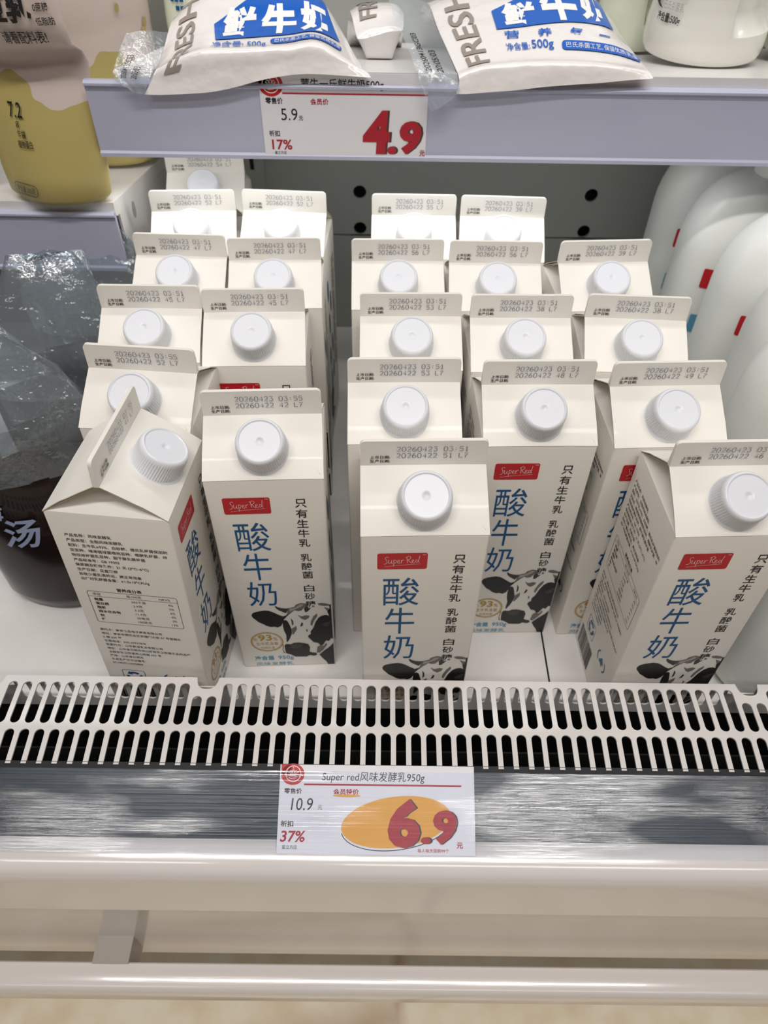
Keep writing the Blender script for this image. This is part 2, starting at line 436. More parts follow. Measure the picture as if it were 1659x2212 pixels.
b = MB(); P = 0.00953; X0 = -0.1148
notch = (-27 * 0 - 15, 0, 38)
kmin, kmax = -66, 66
for k in range(kmin, kmax):
    xc = X0 + (k + 0.5) * P
    near = any(k in (q - 1, q) for q in notch)
    if near:
        slot_cell(b, Stop, xc, P, GYB, 0.2512, 0.2288, 0.2495, 0.00315, 0.0011, grille_m)
    else:
        slot_cell(b, Stop, xc, P, GYB, GY0, 0.2288, 0.2589, 0.00315, 0.0011, grille_m)
        slot_cell(b, Sfl, xc, P, 0.020, GZ, 0.0300, 0.0510, 0.00315, 0.0011, grille_m)
for q in notch:
    xs = [X0 + q * P + P * (-1 + 2 * i / 28) for i in range(29)]; nx = X0 + q * P; hw = 0.0072
    def edge(x):
        d = abs(x - nx) / hw
        return GY0 - (0.0085 * (1 - d ** 3.0) ** 0.5 if d < 1 else 0)
    for d0 in (0, 0.0011):
        vs = []; fs = []
        for x in xs: vs += [(x, 0.2512, GZ - d0), (x, edge(x), GZ - d0)]
        for i in range(28): fs.append((2 * i, 2 * i + 1, 2 * i + 3, 2 * i + 2) if d0 else (2 * i, 2 * i + 2, 2 * i + 3, 2 * i + 1))
        b.add(vs, fs, grille_m)
    vs = []; fs = []
    for x in xs: vs += [(x, edge(x), GZ), (x, edge(x), GZ - 0.0011)]
    for i in range(28): fs.append((2 * i, 2 * i + 2, 2 * i + 3, 2 * i + 1))
    b.add(vs, fs, grille_m)
    b.box((nx - P, GY0 - 0.0011, 0.020), (nx + P, GY0, 0.046), grille_m)
for k in range(-66, 66):
    slot_cell(b, Slow, 0.0048 + k * 0.00957, 0.00957, 0.2030, GYB, 0.19, 0.2250, 0.00315, 0.0011, grille_m, open_a=True)
tag(b.build('air_grille', sharp=30), 'white slotted air grille running along the cabinet front', 'grille')

# ------------------------------------------------------------------ upper shelves
lip_lav = mat('lavender_grey_price_strip', rgb(188, 190, 212), 0.35, coat=0.25, bump=(4, 300, 700, 0.12, 0.0004))
SLOPE = math.tan(math.radians(9.4))
def shelf(name, x0, x1, yl, zt, zb, lab, bracket_x, inset=0.0):
    root = empty(name, ((x0 + x1) / 2, yl, zb), lab, 'shelf')
    inv = Matrix.Translation(-Vector(root.location))
    def part(mb, nm, parent=root, **k):
        o = mb.build(nm, None, **k); o.parent = parent
        if parent is root: o.matrix_parent_inverse = inv
        return o
    b = MB(); dy = BY - 0.012 - yl
    b.extrude_x([(yl, zt), (yl, zt - 0.010), (yl + 0.003, zt - 0.012), (BY - 0.008, zt - 0.012 - SLOPE * dy), (BY - 0.008, zt - SLOPE * dy)][::-1], x0 + inset, x1, white_metal)
    part(b, 'shelf_deck', smooth=False)
    b = MB()
    b.extrude_x([(yl - 0.004, zt - 0.0065), (yl - 0.0055, zt - 0.008), (yl - 0.0055, zt - 0.0095), (yl - 0.0035, zt - 0.0105), (yl - 0.0035, zb + 0.004), (yl - 0.0050, zb + 0.0025), (yl - 0.0050, zb), (yl + 0.006, zb), (yl + 0.008, zb + 0.004), (yl + 0.0065, zb + 0.0045), (yl + 0.005, zb + 0.0025), (yl, zb + 0.0025), (yl, zt - 0.0065)][::-1], x0, x1, lip_lav)
    part(b, 'price_rail', smooth=False)
    for bx in bracket_x:
        b = MB()
        def zz(y): return zt - SLOPE * (y - yl)
        pr = [(yl + 0.009, zz(yl) - 0.0122), (BY - 0.007, zz(BY - 0.007) - 0.0122), (BY - 0.007, zz(BY) - 0.055), (yl + 0.06, zb - 0.004), (yl + 0.012, zb + 0.006)]
        b.loft([[(bx - 0.001, y, z) for y, z in pr], [(bx + 0.001, y, z) for y, z in pr]], white_metal)
        b.loft([[(bx + 0.0012, yl + 0.045 + 0.004 * math.cos(2*PI*i/14), zb + 0.030 + 0.007 * math.sin(2*PI*i/14)) for i in range(14)],
                [(bx + 0.0014, yl + 0.045 + 0.004 * math.cos(2*PI*i/14), zb + 0.030 + 0.007 * math.sin(2*PI*i/14)) for i in range(14)]], back_metal)
        part(b, 'shelf_bracket', smooth=False)
    return root
SY = 0.58; SZ = 0.3323; LZ = 0.2373
shelf('wall_shelf', -0.2130, XR, SY, SZ, 0.2745, 'upper white steel shelf with lavender price strip under the milk bags', (0.36,), 0.024)
shelf('wall_shelf', XL, -0.2150, SY, LZ, 0.1815, 'lower left white steel shelf carrying the yellow soy pouches', (-0.2162,))

# ------------------------------------------------------------------ price cards
def lotus(b, S, cx, cy, r):
    ribbon(b, ellipse(cx, cy, r * 0.76, r * 0.76), S, r * 0.08, ink_white, True)
    for dx, hgt, wd in ((0, 0.44, 0.2), (-0.27, 0.32, 0.18), (0.27, 0.32, 0.18)):
        pts = [(cx + dx * r, cy + hgt * r), (cx + (dx + wd) * r, cy + 0.15 * r), (cx + dx * 0.5 * r, cy - 0.1 * r), (cx + (dx - wd) * r, cy + 0.15 * r)]
        ribbon(b, pts, S, r * 0.07, ink_white, True)
    poly(b, ellipse(cx, cy + 0.58 * r, r * 0.06, r * 0.06, n=10), S, ink_white)
    ribbon(b, [(cx - 0.5 * r, cy - 0.12 * r), (cx - 0.2 * r, cy - 0.22 * r), (cx + 0.1 * r, cy - 0.2 * r), (cx + 0.42 * r, cy - 0.3 * r), (cx + 0.2 * r, cy - 0.42 * r), (cx - 0.25 * r, cy - 0.46 * r), (cx - 0.45 * r, cy - 0.36 * r)], S, r * 0.08, ink_white)
card_paper = mat('card_paper', rgb(238, 236, 242), 0.5)
card_red = mat('card_red', rgb(178, 26, 44), 0.5)
card_orange = mat('card_orange', rgb(240, 172, 62), 0.5)
def card(name, S0, Wm, Hm, lab):
    b = MB(); S = lambda lv: (lambda x, y: S0(x, y, 0.00012 * lv))
    vs = [S0(0,0,0), S0(Wm,0,0), S0(Wm,Hm,0), S0(0,Hm,0), S0(0,0,-0.0003), S0(Wm,0,-0.0003), S0(Wm,Hm,-0.0003), S0(0,Hm,-0.0003)]
    b.add(vs, [(0,1,2,3),(7,6,5,4),(0,4,5,1),(1,5,6,2),(2,6,7,3),(3,7,4,0)], card_paper)
    return b, S
# lower card, lying on the sloping rail under the clear cover
c0 = RA + rd * -0.0032
def Sl(x, y, h):
    s = (51 - y) * 0.001
    p = c0 + rd * s + rn * (0.00015 + h)
    return Vector((-0.0605 + x * 0.001, p.y, p.z))
b, S = card('price_card', Sl, 120, 51, '')
poly(b, ellipse(7.9, 45.3, 7.2, 5.7 * 1.1), S(1), ink_red); poly(b, [(0.7, 45), (7, 45), (7, 51), (0.7, 51)], S(1), ink_red); lotus(b, S(2), 8.2, 45.6, 6.0)
tbox(b, 'Super red风味发酵乳950g', S(1), 26, 40.6, 89.5, 47.2, ink_black, shear=0.12)
poly(b, [(15, 39.0), (112, 39.0), (112, 40.0), (15, 40.0)], S(1), card_red)
tbox(b, '零售价', S(1), 3, 34.0, 14, 37.2, ink_black, 0.02); tbox(b, '10.9', S(1), 7.5, 24.6, 21, 31.6, ink_black, shear=0.12); tbox(b, '元', S(1), 24, 25, 26.6, 27.6, ink_grey)
poly(b, ellipse(41.5, 33.2, 8.7, 0.8), S(1), card_orange); tbox(b, '会员特价', S(2), 33.2, 33.8, 49, 37.2, card_red, 0.02)
tbox(b, '折扣', S(1), 1.8, 15, 9.4, 18.6, ink_black, 0.02); tbox(b, '37%', S(1), 1.8, 6.6, 17.0, 13.0, card_red, 0.02, 0.12); tbox(b, '星立方店', S(1), 3.2, 2.6, 12.2, 5.0, ink_black)
ribbon(b, ellipse(72, 17.0, 33.5, 14.2, 0.13, 60, PI * 1.02, PI * 1.92, True), S(1), 0.5, ink_grey)
poly(b, ellipse(72, 18.6, 33.6, 14.4, 0.13, 60), S(2), card_orange)
tbox(b, '6', S(3), 67.8, 3.9, 87.6, 31.8, ink_grey, 0.045, 0.04); tbox(b, '6', S(4), 66.8, 3.9, 86.6, 31.8, card_red, 0.045, 0.04)
poly(b, ellipse(91.2, 8.3, 3.0, 2.0), S(3), ink_grey); poly(b, ellipse(90.0, 8.3, 3.0, 2.0), S(4), card_red)
tbox(b, '9', S(3), 95.4, 6.0, 110.0, 25.6, ink_grey, 0.045, 0.04); tbox(b, '9', S(4), 94.4, 6.0, 109.0, 25.6, card_red, 0.045, 0.04)
tbox(b, '元', S(3), 108.6, 4.0, 112.4, 7.4, card_red, 0.02); tbox(b, '每人每天限购99个', S(3), 85, 1.6, 104, 3.8, card_red)
tag(b.build('price_card', smooth=False), 'white price card reading 6.9 over an orange ellipse on the front rail', 'price card', 'shelf price cards')
# upper card on the shelf edge
def Su(x, y, h): return Vector((-0.0900 + x * 0.001, SY - 0.0042 - h, 0.2772 + y * 0.001))
b, S = card('price_card', Su, 119, 55.5, '')
poly(b, ellipse(8.3, 47.8, 8.6, 7.7), S(1), ink_red); poly(b, [(0, 47), (8, 47), (8, 55.4), (0, 55.4)], S(1), ink_red); lotus(b, S(2), 8.3, 48.2, 7.6)
tbox(b, '蒙牛一斤鲜牛奶500g', S(1), 29.5, 44.6, 87.5, 52.0, ink_black, 0.01)
poly(b, [(16, 41.8), (119, 41.8), (119, 42.9), (16, 42.9)], S(1), card_red)
tbox(b, '零售价', S(1), 3.6, 35.2, 16, 39.5, ink_black, 0.02); tbox(b, '会员价', S(1), 35.5, 35.0, 48.5, 39.2, card_red, 0.02)
tbox(b, '5.9', S(1), 14, 24.4, 25.8, 32.4, ink_black); tbox(b, '元', S(1), 26.6, 24.4, 29.6, 27.6, ink_black, 0.02)
tbox(b, '折扣', S(1), 4.2, 13.2, 12, 17.4, ink_black, 0.02); tbox(b, '17%', S(1), 5.6, 4.0, 20.4, 11.2, card_red, 0.02); tbox(b, '星立方店', S(1), 7.2, 0.7, 15.8, 3.1, ink_black)
for dx, mm, lv in ((1.4, ink_grey, 2), (0, card_red, 3)):
    tbox(b, '4', S(lv), 72.5 + dx, 1.9, 92.6 + dx, 32.0, mm, 0.05, 0.06); poly(b, ellipse(94.0 + dx, 4.7, 3.3, 2.8), S(lv), mm); tbox(b, '9', S(lv), 99.4 + dx, 1.9, 115.6 + dx, 25.2, mm, 0.05, 0.06)
tbox(b, '元', S(4), 114.6, 1.0, 118.6, 5.0, card_red, 0.02)
tag(b.build('price_card', smooth=False), 'white price card reading 4.9 on the upper shelf edge', 'price card', 'shelf price cards')

# ------------------------------------------------------------------ yogurt cartons
W = 0.070; H = 0.19888; HG = 0.02124; HF = 0.01673; h = W / 2; WF = 0.0692; T = 0.0018
COW = {
'ear':[(13.1,67.8),(14.2,70.2),(16.6,71.5),(19.6,72.3),(22.9,73.0),(26.1,72.1),(28.7,70.3),(31.8,67.5),(34.9,65.2),(37.0,66.2),(39.2,67.8),(37.3,64.4),(35.4,61.6),(34.2,57.4),(32.8,53.8),(30.3,51.9),(27.9,53.0),(25.4,52.7),(22.6,54.1),(20.0,56.8),(17.3,59.1),(15.2,62.4),(13.6,65.0)],
'horn':[(30.3,77.1),(31.1,77.6),(32.5,76.1),(34.9,75.0),(37.7,74.5),(39.9,74.7),(38.9,72.3),(37.9,70.0),(37.2,68.9),(35.3,70.5),(33.0,72.3),(31.2,74.5)],
'hair':[(39.9,74.7),(43.9,76.2),(44.9,78.5),(48.7,80.4),(52.3,79.4),(52.5,76.8),(50.3,74.8),(48.5,71.5),(46.0,70.9),(43.6,72.1),(40.9,69.1),(38.2,65.7),(36.8,64.4),(38.2,68.5),(38.7,72.0)],
'hairl':[(40.5,74.3),(44.3,75.2),(48.2,79.1),(50.6,78.6),(48.0,75.6),(45.4,74.1),(42.0,71.8),(39.8,70.6)],
'tuft':[(50.3,74.1),(52.1,76.5),(53.8,74.0),(55.6,74.5),(52.5,69.9),(50.8,69.3)],
'top':[(60.0,79.2),(62.8,79.8),(66.0,78.9),(68.4,77.6),(68.0,76.0),(64.3,76.1),(61.1,77.0)],
'top2':[(64.2,74.8),(68.2,72.8),(68.1,69.0),(66.5,69.8)],
'rear':[(68.0,76.6),(69.2,78.4),(69.2,67.5),(69.2,53.1),(69.2,41.3),(69.2,35.3),(67.8,36.1),(66.1,32.4),(64.0,33.3),(61.6,28.0),(59.8,26.9),(57.8,30.6),(54.8,31.5),(51.0,38.7),(51.5,40.9),(53.3,42.3),(53.3,45.7),(55.4,49.6),(57.6,57.5),(59.9,62.4),(62.5,64.8),(65.4,65.3),(67.5,64.1),(66.4,69.1),(68.2,72.5)],
'eyeb':[(62.0,54.4),(65.9,57.4),(68.9,58.3),(67.5,54.8),(66.5,51.9),(63.1,51.4)],
'eye':[(34.4,59.5),(36.1,60.9),(37.7,59.4),(38.9,54.2),(39.8,49.0),(39.6,43.8),(37.6,37.2),(35.5,32.7),(34.9,33.5),(35.4,41.8),(34.2,47.9),(33.9,53.8)],
'g1':[(40.0,49.8),(43.5,53.2),(43.6,48.8),(41.0,43.0),(39.9,42.3)],
'g2':[(45.3,66.4),(48.0,64.5),(51.4,65.7),(53.8,64.9),(52.8,62.1),(50.2,60.1),(47.8,61.7)],
'g3':[(54.3,58.4),(56.3,64.0),(58.9,67.4),(59.2,64.6),(56.4,58.3),(54.8,52.6),(53.6,54.1)],
'g4':[(46.1,52.0),(47.5,57.4),(48.7,55.9),(47.9,53.0)],
'g5':[(50.3,49.2),(51.5,47.6),(50.9,44.7),(50.2,46.2)],
'g6':[(40.0,62.8),(41.5,59.9),(41.7,55.5),(40.5,53.4),(40.5,58.5)],
'muz':[(33.0,28.6),(34.4,30.4),(37.9,29.8),(40.2,31.6),(44.1,31.8),(47.4,30.8),(50.4,29.5),(51.7,25.5),(51.1,19.2),(53.2,17.8),(55.8,17.3),(56.6,14.8),(54.3,13.3),(50.8,14.4),(48.5,12.5),(44.5,12.7),(40.1,13.0),(36.8,16.1),(33.4,17.9),(32.9,22.7)],
'muzl':[(36.9,28.3),(40.5,30.5),(44.4,30.6),(47.4,29.7),(44.9,25.9),(42.6,24.1),(38.3,24.7)],
'nl':[(33.8,28.1),(35.5,27.6),(35.7,24.9),(33.9,24.2)],
'nr':[(44.5,25.1),(46.9,28.9),(49.0,28.0),(49.2,24.8),(46.5,23.8)],
'chin':[(31.8,29.8),(32.4,29.8),(31.6,22.0),(33.0,17.9),(31.7,18.4),(31.1,22.0)],
'jaw':[(57.1,25.2),(59.4,27.4),(62.0,26.4),(63.9,30.2),(64.6,27.8),(61.7,21.7),(58.4,17.1),(56.3,17.7)],
'neck':[(58.1,14.7),(62.1,20.1),(66.7,25.4),(69.2,29.9),(69.2,33.6),(69.2,1.0),(67.9,1.0),(64.3,1.0),(62.8,5.4),(60.3,9.7)]}
COWM = {'ear':ink_black,'horn':ink_grey,'hair':ink_mid,'hairl':ink_light,'tuft':ink_grey,'top':ink_mid,'top2':ink_mid,'rear':ink_black,'eyeb':ink_grey,'eye':ink_black,
        'g1':ink_mid,'g2':ink_mid,'g3':ink_mid,'g4':ink_grey,'g5':ink_mid,'g6':ink_grey,'muz':ink_black,'muzl':ink_grey,'nl':ink_black,'nr':ink_black,'chin':ink_mid,'jaw':ink_mid,'neck':ink_black}
SCRIPT = [ # handwritten words as pen strokes, box 0..100 x 0..40
 [(14,34),(10,37),(4,34),(5,29),(9,24),(9,17),(4,12),(0,13)],
 [(14,27),(13,18),(16,14),(20,17),(22,27),(22,16),(25,13)],
 [(28,27),(28,4)], [(28,24),(33,27),(36,22),(32,15),(28,17)],
 [(39,19),(44,22),(43,26),(39,25),(39,17),(43,14),(47,18)],
 [(49,26),(50,15)], [(50,22),(54,27),(57,26)],
 [(64,36),(66,16)], [(60,34),(70,39),(76,35),(73,29),(66,26)], [(68,26),(74,18),(79,15)],
 [(79,20),(84,23),(83,27),(79,26),(79,18),(84,15),(88,19)],
 [(96,24),(91,27),(89,20),(92,16),(97,22)], [(100,40),(97,22),(99,16)],
 [(2,3),(40,8),(104,12)]]

def marks(b, S, x0, y0, x1, y1, rows, cols, m, L=None):   # print too small to read: rows of short dashes
    dy = (y1 - y0) / rows; dx = (x1 - x0) / cols
    for r in range(rows):
        for c in range(cols):
            if (r * 7 + c * 5) % 11 == 0: continue
            poly(b, [(x0 + c * dx, y0 + r * dy), (x0 + (c + 0.8) * dx, y0 + r * dy), (x0 + (c + 0.8) * dx, y0 + (r + 0.55) * dy), (x0 + c * dx, y0 + (r + 0.55) * dy)], S, m, L)

def front_art(b, S):
    poly(b, rrect(9.2, 171.2, 37.2, 185.0, 1.3), S(1), ink_red)
    for st in SCRIPT: ribbon(b, [(12.8 + x * 0.20, 172.6 + y * 0.255) for x, y in st], S(2), 0.25 if st is not SCRIPT[-1] else 0.16, ink_white)
    tbox(b, 'TM', S(2), 34.2, 183.2, 36.2, 184.0, ink_white)
    for ch, x0, y0, x1, y1 in (('酸', 12.6, 136.8, 34.0, 163.2), ('牛', 14.2, 107.0, 32.2, 134.3), ('奶', 13.6, 78.2, 33.0, 105.2)):
        tbox(b, ch, S(1), x0, y0, x1, y1, ink_blue, 0.0)
    y = 183.0
    for grp in ('只有生牛乳', '乳酸菌', '白砂糖'):
        for ch in grp:
            vs, fs = text2d(ch, 0.008)
            tbox(b, ch, S(1), 51.8, y - 7.4, 58.8, y, ink_black, 0.008); y -= 9.0
        y -= 5.3
    for k in ('neck','jaw','ear','horn','hair','hairl','tuft','top','top2','rear','eyeb','eye','g1','g2','g3','g4','g5','g6','muz','muzl','nl','nr','chin'):
        lv = 2 if k in ('hairl','eyeb','muzl') else (3 if k in ('nl','nr') else 1)
        concave(b, COW[k], S(lv), COWM[k])
    ribbon(b, ellipse(20.6, 34.0, 11.6, 12.0, n=48), S(1), 0.8, ink_gold, True); ribbon(b, ellipse(20.6, 34.0, 10.6, 11.0, n=48), S(1), 0.3, ink_gold, True)
    tbox(b, '93', S(1), 14.6, 35.4, 24.6, 43.0, ink_gold, 0.02); tbox(b, '%', S(1), 25.4, 35.6, 28.6, 39.5, ink_gold); tbox(b, '≥', S(1), 11.2, 35.8, 13.8, 39.2, ink_gold)
    tbox(b, '生牛乳含量', S(1), 12.4, 29.6, 28.8, 33.6, ink_gold); tbox(b, '优质奶源', S(1), 15.6, 24.8, 25.6, 27.6, ink_gold)
    tbox(b, '净含量', S(1), 9.4, 9.4, 24.0, 15.2, ink_lightblue, 0.02); tbox(b, '950g', S(1), 27.0, 8.6, 38.6, 14.8, ink_lightblue, 0.01)
    tbox(b, '风味发酵乳', S(1), 9.6, 2.0, 38.0, 6.6, ink_lightblue)

def info_art(b, S):
    L = ['产品名称：风味发酵乳', '产品类型：全脂风味发酵乳', '配料：生牛乳≥93%、白砂糖、德氏乳杆菌保加利', '亚亚种、唾液链球菌嗜热亚种、嗜酸乳杆菌、动',
         '物双歧杆菌乳亚种、副干酪乳酪杆菌', '产品标准号：GB 19302', '保质期及贮存条件：21 天 (2℃~6℃)', '生产日期：见盒顶部', '如有少量乳清析出，属正常现象', '出厂时乳酸菌含量：≥1.0x10⁶CFU/g']
    y = 180.6
    for s in L: tline(b, s, S(1), 7.6, y, 2.78, ink_grey, 0.97, 0.012); y -= 4.18
    tbox(b, '营养成分表', S(1), 27.3, 133.4, 42.6, 136.6, ink_black, 0.02)
    ribbon(b, rrect(8, 101.5, 63.4, 132.2, 1.6), S(1), 0.3, ink_grey, True); ribbon(b, [(8, 127.4), (63.4, 127.4)], S(1), 0.25, ink_grey)
    tline(b, '项目', S(1), 11, 128.7, 2.7, ink_grey); tline(b, '每100克', S(1), 32, 128.7, 2.7, ink_grey); tline(b, 'NRV%', S(1), 52, 128.7, 2.7, ink_grey)
    y = 123.6
    for a, v, p in (('能量', '365千焦', '4%'), ('蛋白质', '2.9克', '5%'), ('脂肪', '3.3克', '6%'), ('碳水化合物', '11.4克', '4%'), ('钠', '50毫克', '3%'), ('钙', '100毫克', '13%')):
        tline(b, a, S(1), 11, y, 2.8, ink_black, 1, 0.02); tline(b, v, S(1), 34.5 - 0.5 * len(v) + 2, y, 2.7, ink_grey); tline(b, p, S(1), 57.0 - 1.4 * (len(p) - 2), y, 2.7, ink_grey); y -= 4.0
    y = 92.4
    for s in ('委托方：南京众岛电子商务有限公司', '地址：南京市栖花台区安德门大街 57 号楚翘城', '5 幢 604 室', '客服电话：025-69937878', '受委托方：山东新淳乳业有限公司', '地址：山东省日照市岚山区安东卫街道食品药品产', '业园安东卫街道岚山西路 655 号', '产地：山东省日照市', '食品生产许可证编号：', 'SC10537110302856'):
        tline(b, s, S(1), 7.2, y, 2.62, ink_grey, 0.97, 0.008); y -= 4.15
    # recycling mark, round mark, bar code
    ribbon(b, rrect(11.5, 33.0, 27.0, 48.0, 1.5), S(1), 0.4, ink_blue, True)
    for k in range(3):
        a = 2 * PI * k / 3 + PI / 2; pts = ellipse(19.3, 40.4, 4.6, 4.6, 0, 8, a - 0.75, a + 0.45, True)
        ribbon(b, pts, S(1), 2.2, ink_blue)
        q = pts[-1]; t = a + 0.45; d = Vector((-math.sin(t), math.cos(t))); nn = Vector((math.cos(t), math.sin(t))); q = Vector(q)
        poly(b, [tuple(q + nn * 2.2), tuple(q + d * 3.0), tuple(q - nn * 2.2)], S(1), ink_blue)
    for a0 in (2.3, -0.85): ribbon(b, ellipse(48.5, 41.2, 8.2, 6.6, 0, 12, a0, a0 + 1.7, True), S(1), 1.1, ink_blue)
    poly(b, [(44.5, 38.6), (49.0, 45.4), (53.0, 41.0), (50.4, 40.2), (51.4, 37.6), (47.6, 38.6), (46.2, 37.4)], S(1), ink_blue)
    x = 4.5; rnd = random.Random(3)
    while x < 34:
        wd = rnd.choice((0.35, 0.35, 0.7, 1.0)); poly(b, [(x, 4.5), (x + wd, 4.5), (x + wd, 27), (x, 27)], S(1), ink_black); x += wd + rnd.choice((0.35, 0.5, 0.8))

def side_art(b, S):   # narrow right-hand side: blue drops, grey verse, black mark
    for x, y in ((16, 158), (19, 124), (30, 141), (32, 96), (15, 92), (19, 64), (33, 66)):
        poly(b, ellipse(x, y, 4.2, 10.5, 0.04), S(1), ink_blue)
    marks(b, S(1), 44, 60, 60, 176, 22, 3, ink_mid)
    concave(b, [(6, 52), (20, 58), (26, 44), (18, 30), (30, 22), (12, 16), (5, 30)], S(1), ink_black)

body_parts = MB()
def rr_ring(z, hw, r, n=4):
    return [(x, y, z) for x, y in rrect(-hw, -hw, hw, hw, r, n)]
body_parts.loft([rr_ring(0.0, h - 0.0012, 0.002), rr_ring(0.0012, h, 0.0014), rr_ring(0.06, h + 0.0001, 0.0014), rr_ring(0.14, h + 0.0001, 0.0014), rr_ring(H - 0.0015, h, 0.0012), rr_ring(H, h - 0.0004, 0.0008)], paper, cap1=False)
e = 0.00022
def lay(org, ex, ey, n):
    org = Vector(org); n = Vector(n)
    return lambda lv: flat(org + n * (e + 0.00007 * lv), ex, ey)
front_art(body_parts, lay((-h, -h, 0), (1, 0, 0), (0, 0, 1), (0, -1, 0)))
info_art(body_parts, lay((-h, h, 0), (0, -1, 0), (0, 0, 1), (-1, 0, 0)))
side_art(body_parts, lay((h, -h, 0), (0, 1, 0), (0, 0, 1), (1, 0, 0)))

# screw cap
rn_roof = Vector((0, -HG, h)).normalized(); rs = Vector((0, h, HG)).normalized()
capc = Vector((0, -h + 0.457 * h, H + 0.457 * HG))
frame = (capc, Vector((1, 0, 0)), rs, rn_roof)
cap_mb = MB()
cap_mb.loft(lathe_rings([(0.0162, -0.0004), (0.0162, 0.0008), (0.0152, 0.0014), (0.0147, 0.0020), (0.0148, 0.0024, 0.0005), (0.0143, 0.0125, 0.0005), (0.0141, 0.0136), (0.0136, 0.0152), (0.0129, 0.0161), (0.0122, 0.0163), (0.0118, 0.0160), (0.0115, 0.0157), (0.0110, 0.0157), (0.0030, 0.0157), (0.0024, 0.0157), (0.0018, 0.0155), (0.0009, 0.0150), (0.0002, 0.0148)], 240, frame), capm)
# stamped digits as thin strokes (box 0..1 x 0..1)
DG = {'0':[[(0,0.2),(0,0.8),(0.25,1),(0.75,1),(1,0.8),(1,0.2),(0.75,0),(0.25,0),(0,0.2)]],'1':[[(0.2,0.8),(0.55,1),(0.55,0)],[(0.2,0),(0.9,0)]],
 '2':[[(0,0.85),(0.25,1),(0.8,1),(1,0.8),(0.9,0.55),(0,0),(1,0)]],'3':[[(0,1),(1,1),(0.5,0.6),(0.8,0.58),(1,0.38),(0.95,0.12),(0.7,0),(0.2,0),(0,0.15)]],
 '4':[[(0.75,0),(0.75,1),(0,0.3),(1,0.3)]],'5':[[(1,1),(0.05,1),(0,0.6),(0.7,0.62),(1,0.42),(1,0.15),(0.75,0),(0,0)]],
 '6':[[(0.8,1),(0.35,0.9),(0,0.5),(0,0.15),(0.25,0),(0.75,0),(1,0.2),(1,0.38),(0.75,0.55),(0.05,0.5)]],'7':[[(0,1),(1,1),(0.35,0.35),(0.35,0)]],
 '8':[[(0.25,0.54),(0.05,0.75),(0.25,1),(0.75,1),(0.95,0.75),(0.75,0.54),(0.25,0.54),(0,0.3),(0,0.15),(0.25,0),(0.75,0),(1,0.15),(1,0.3),(0.75,0.54)]],
 '9':[[(0.2,0),(0.65,0.1),(1,0.5),(1,0.85),(0.75,1),(0.25,1),(0,0.8),(0,0.62),(0.25,0.45),(0.95,0.5)]],
 ':':[[(0.45,0.22),(0.45,0.30)],[(0.45,0.68),(0.45,0.76)]],'L':[[(0,1),(0,0),(1,0)]]}
def stamp(b, S, s, x, y, pitch, wd, ht):
    for ch in s:
        for st in DG.get(ch, ()):
            w_ = 0.75 if ch == ':' else 0.30
            ribbon(b, [(x + a * wd, y + c * ht) for a, c in st], S, w_, ink_stamp)
        x += pitch
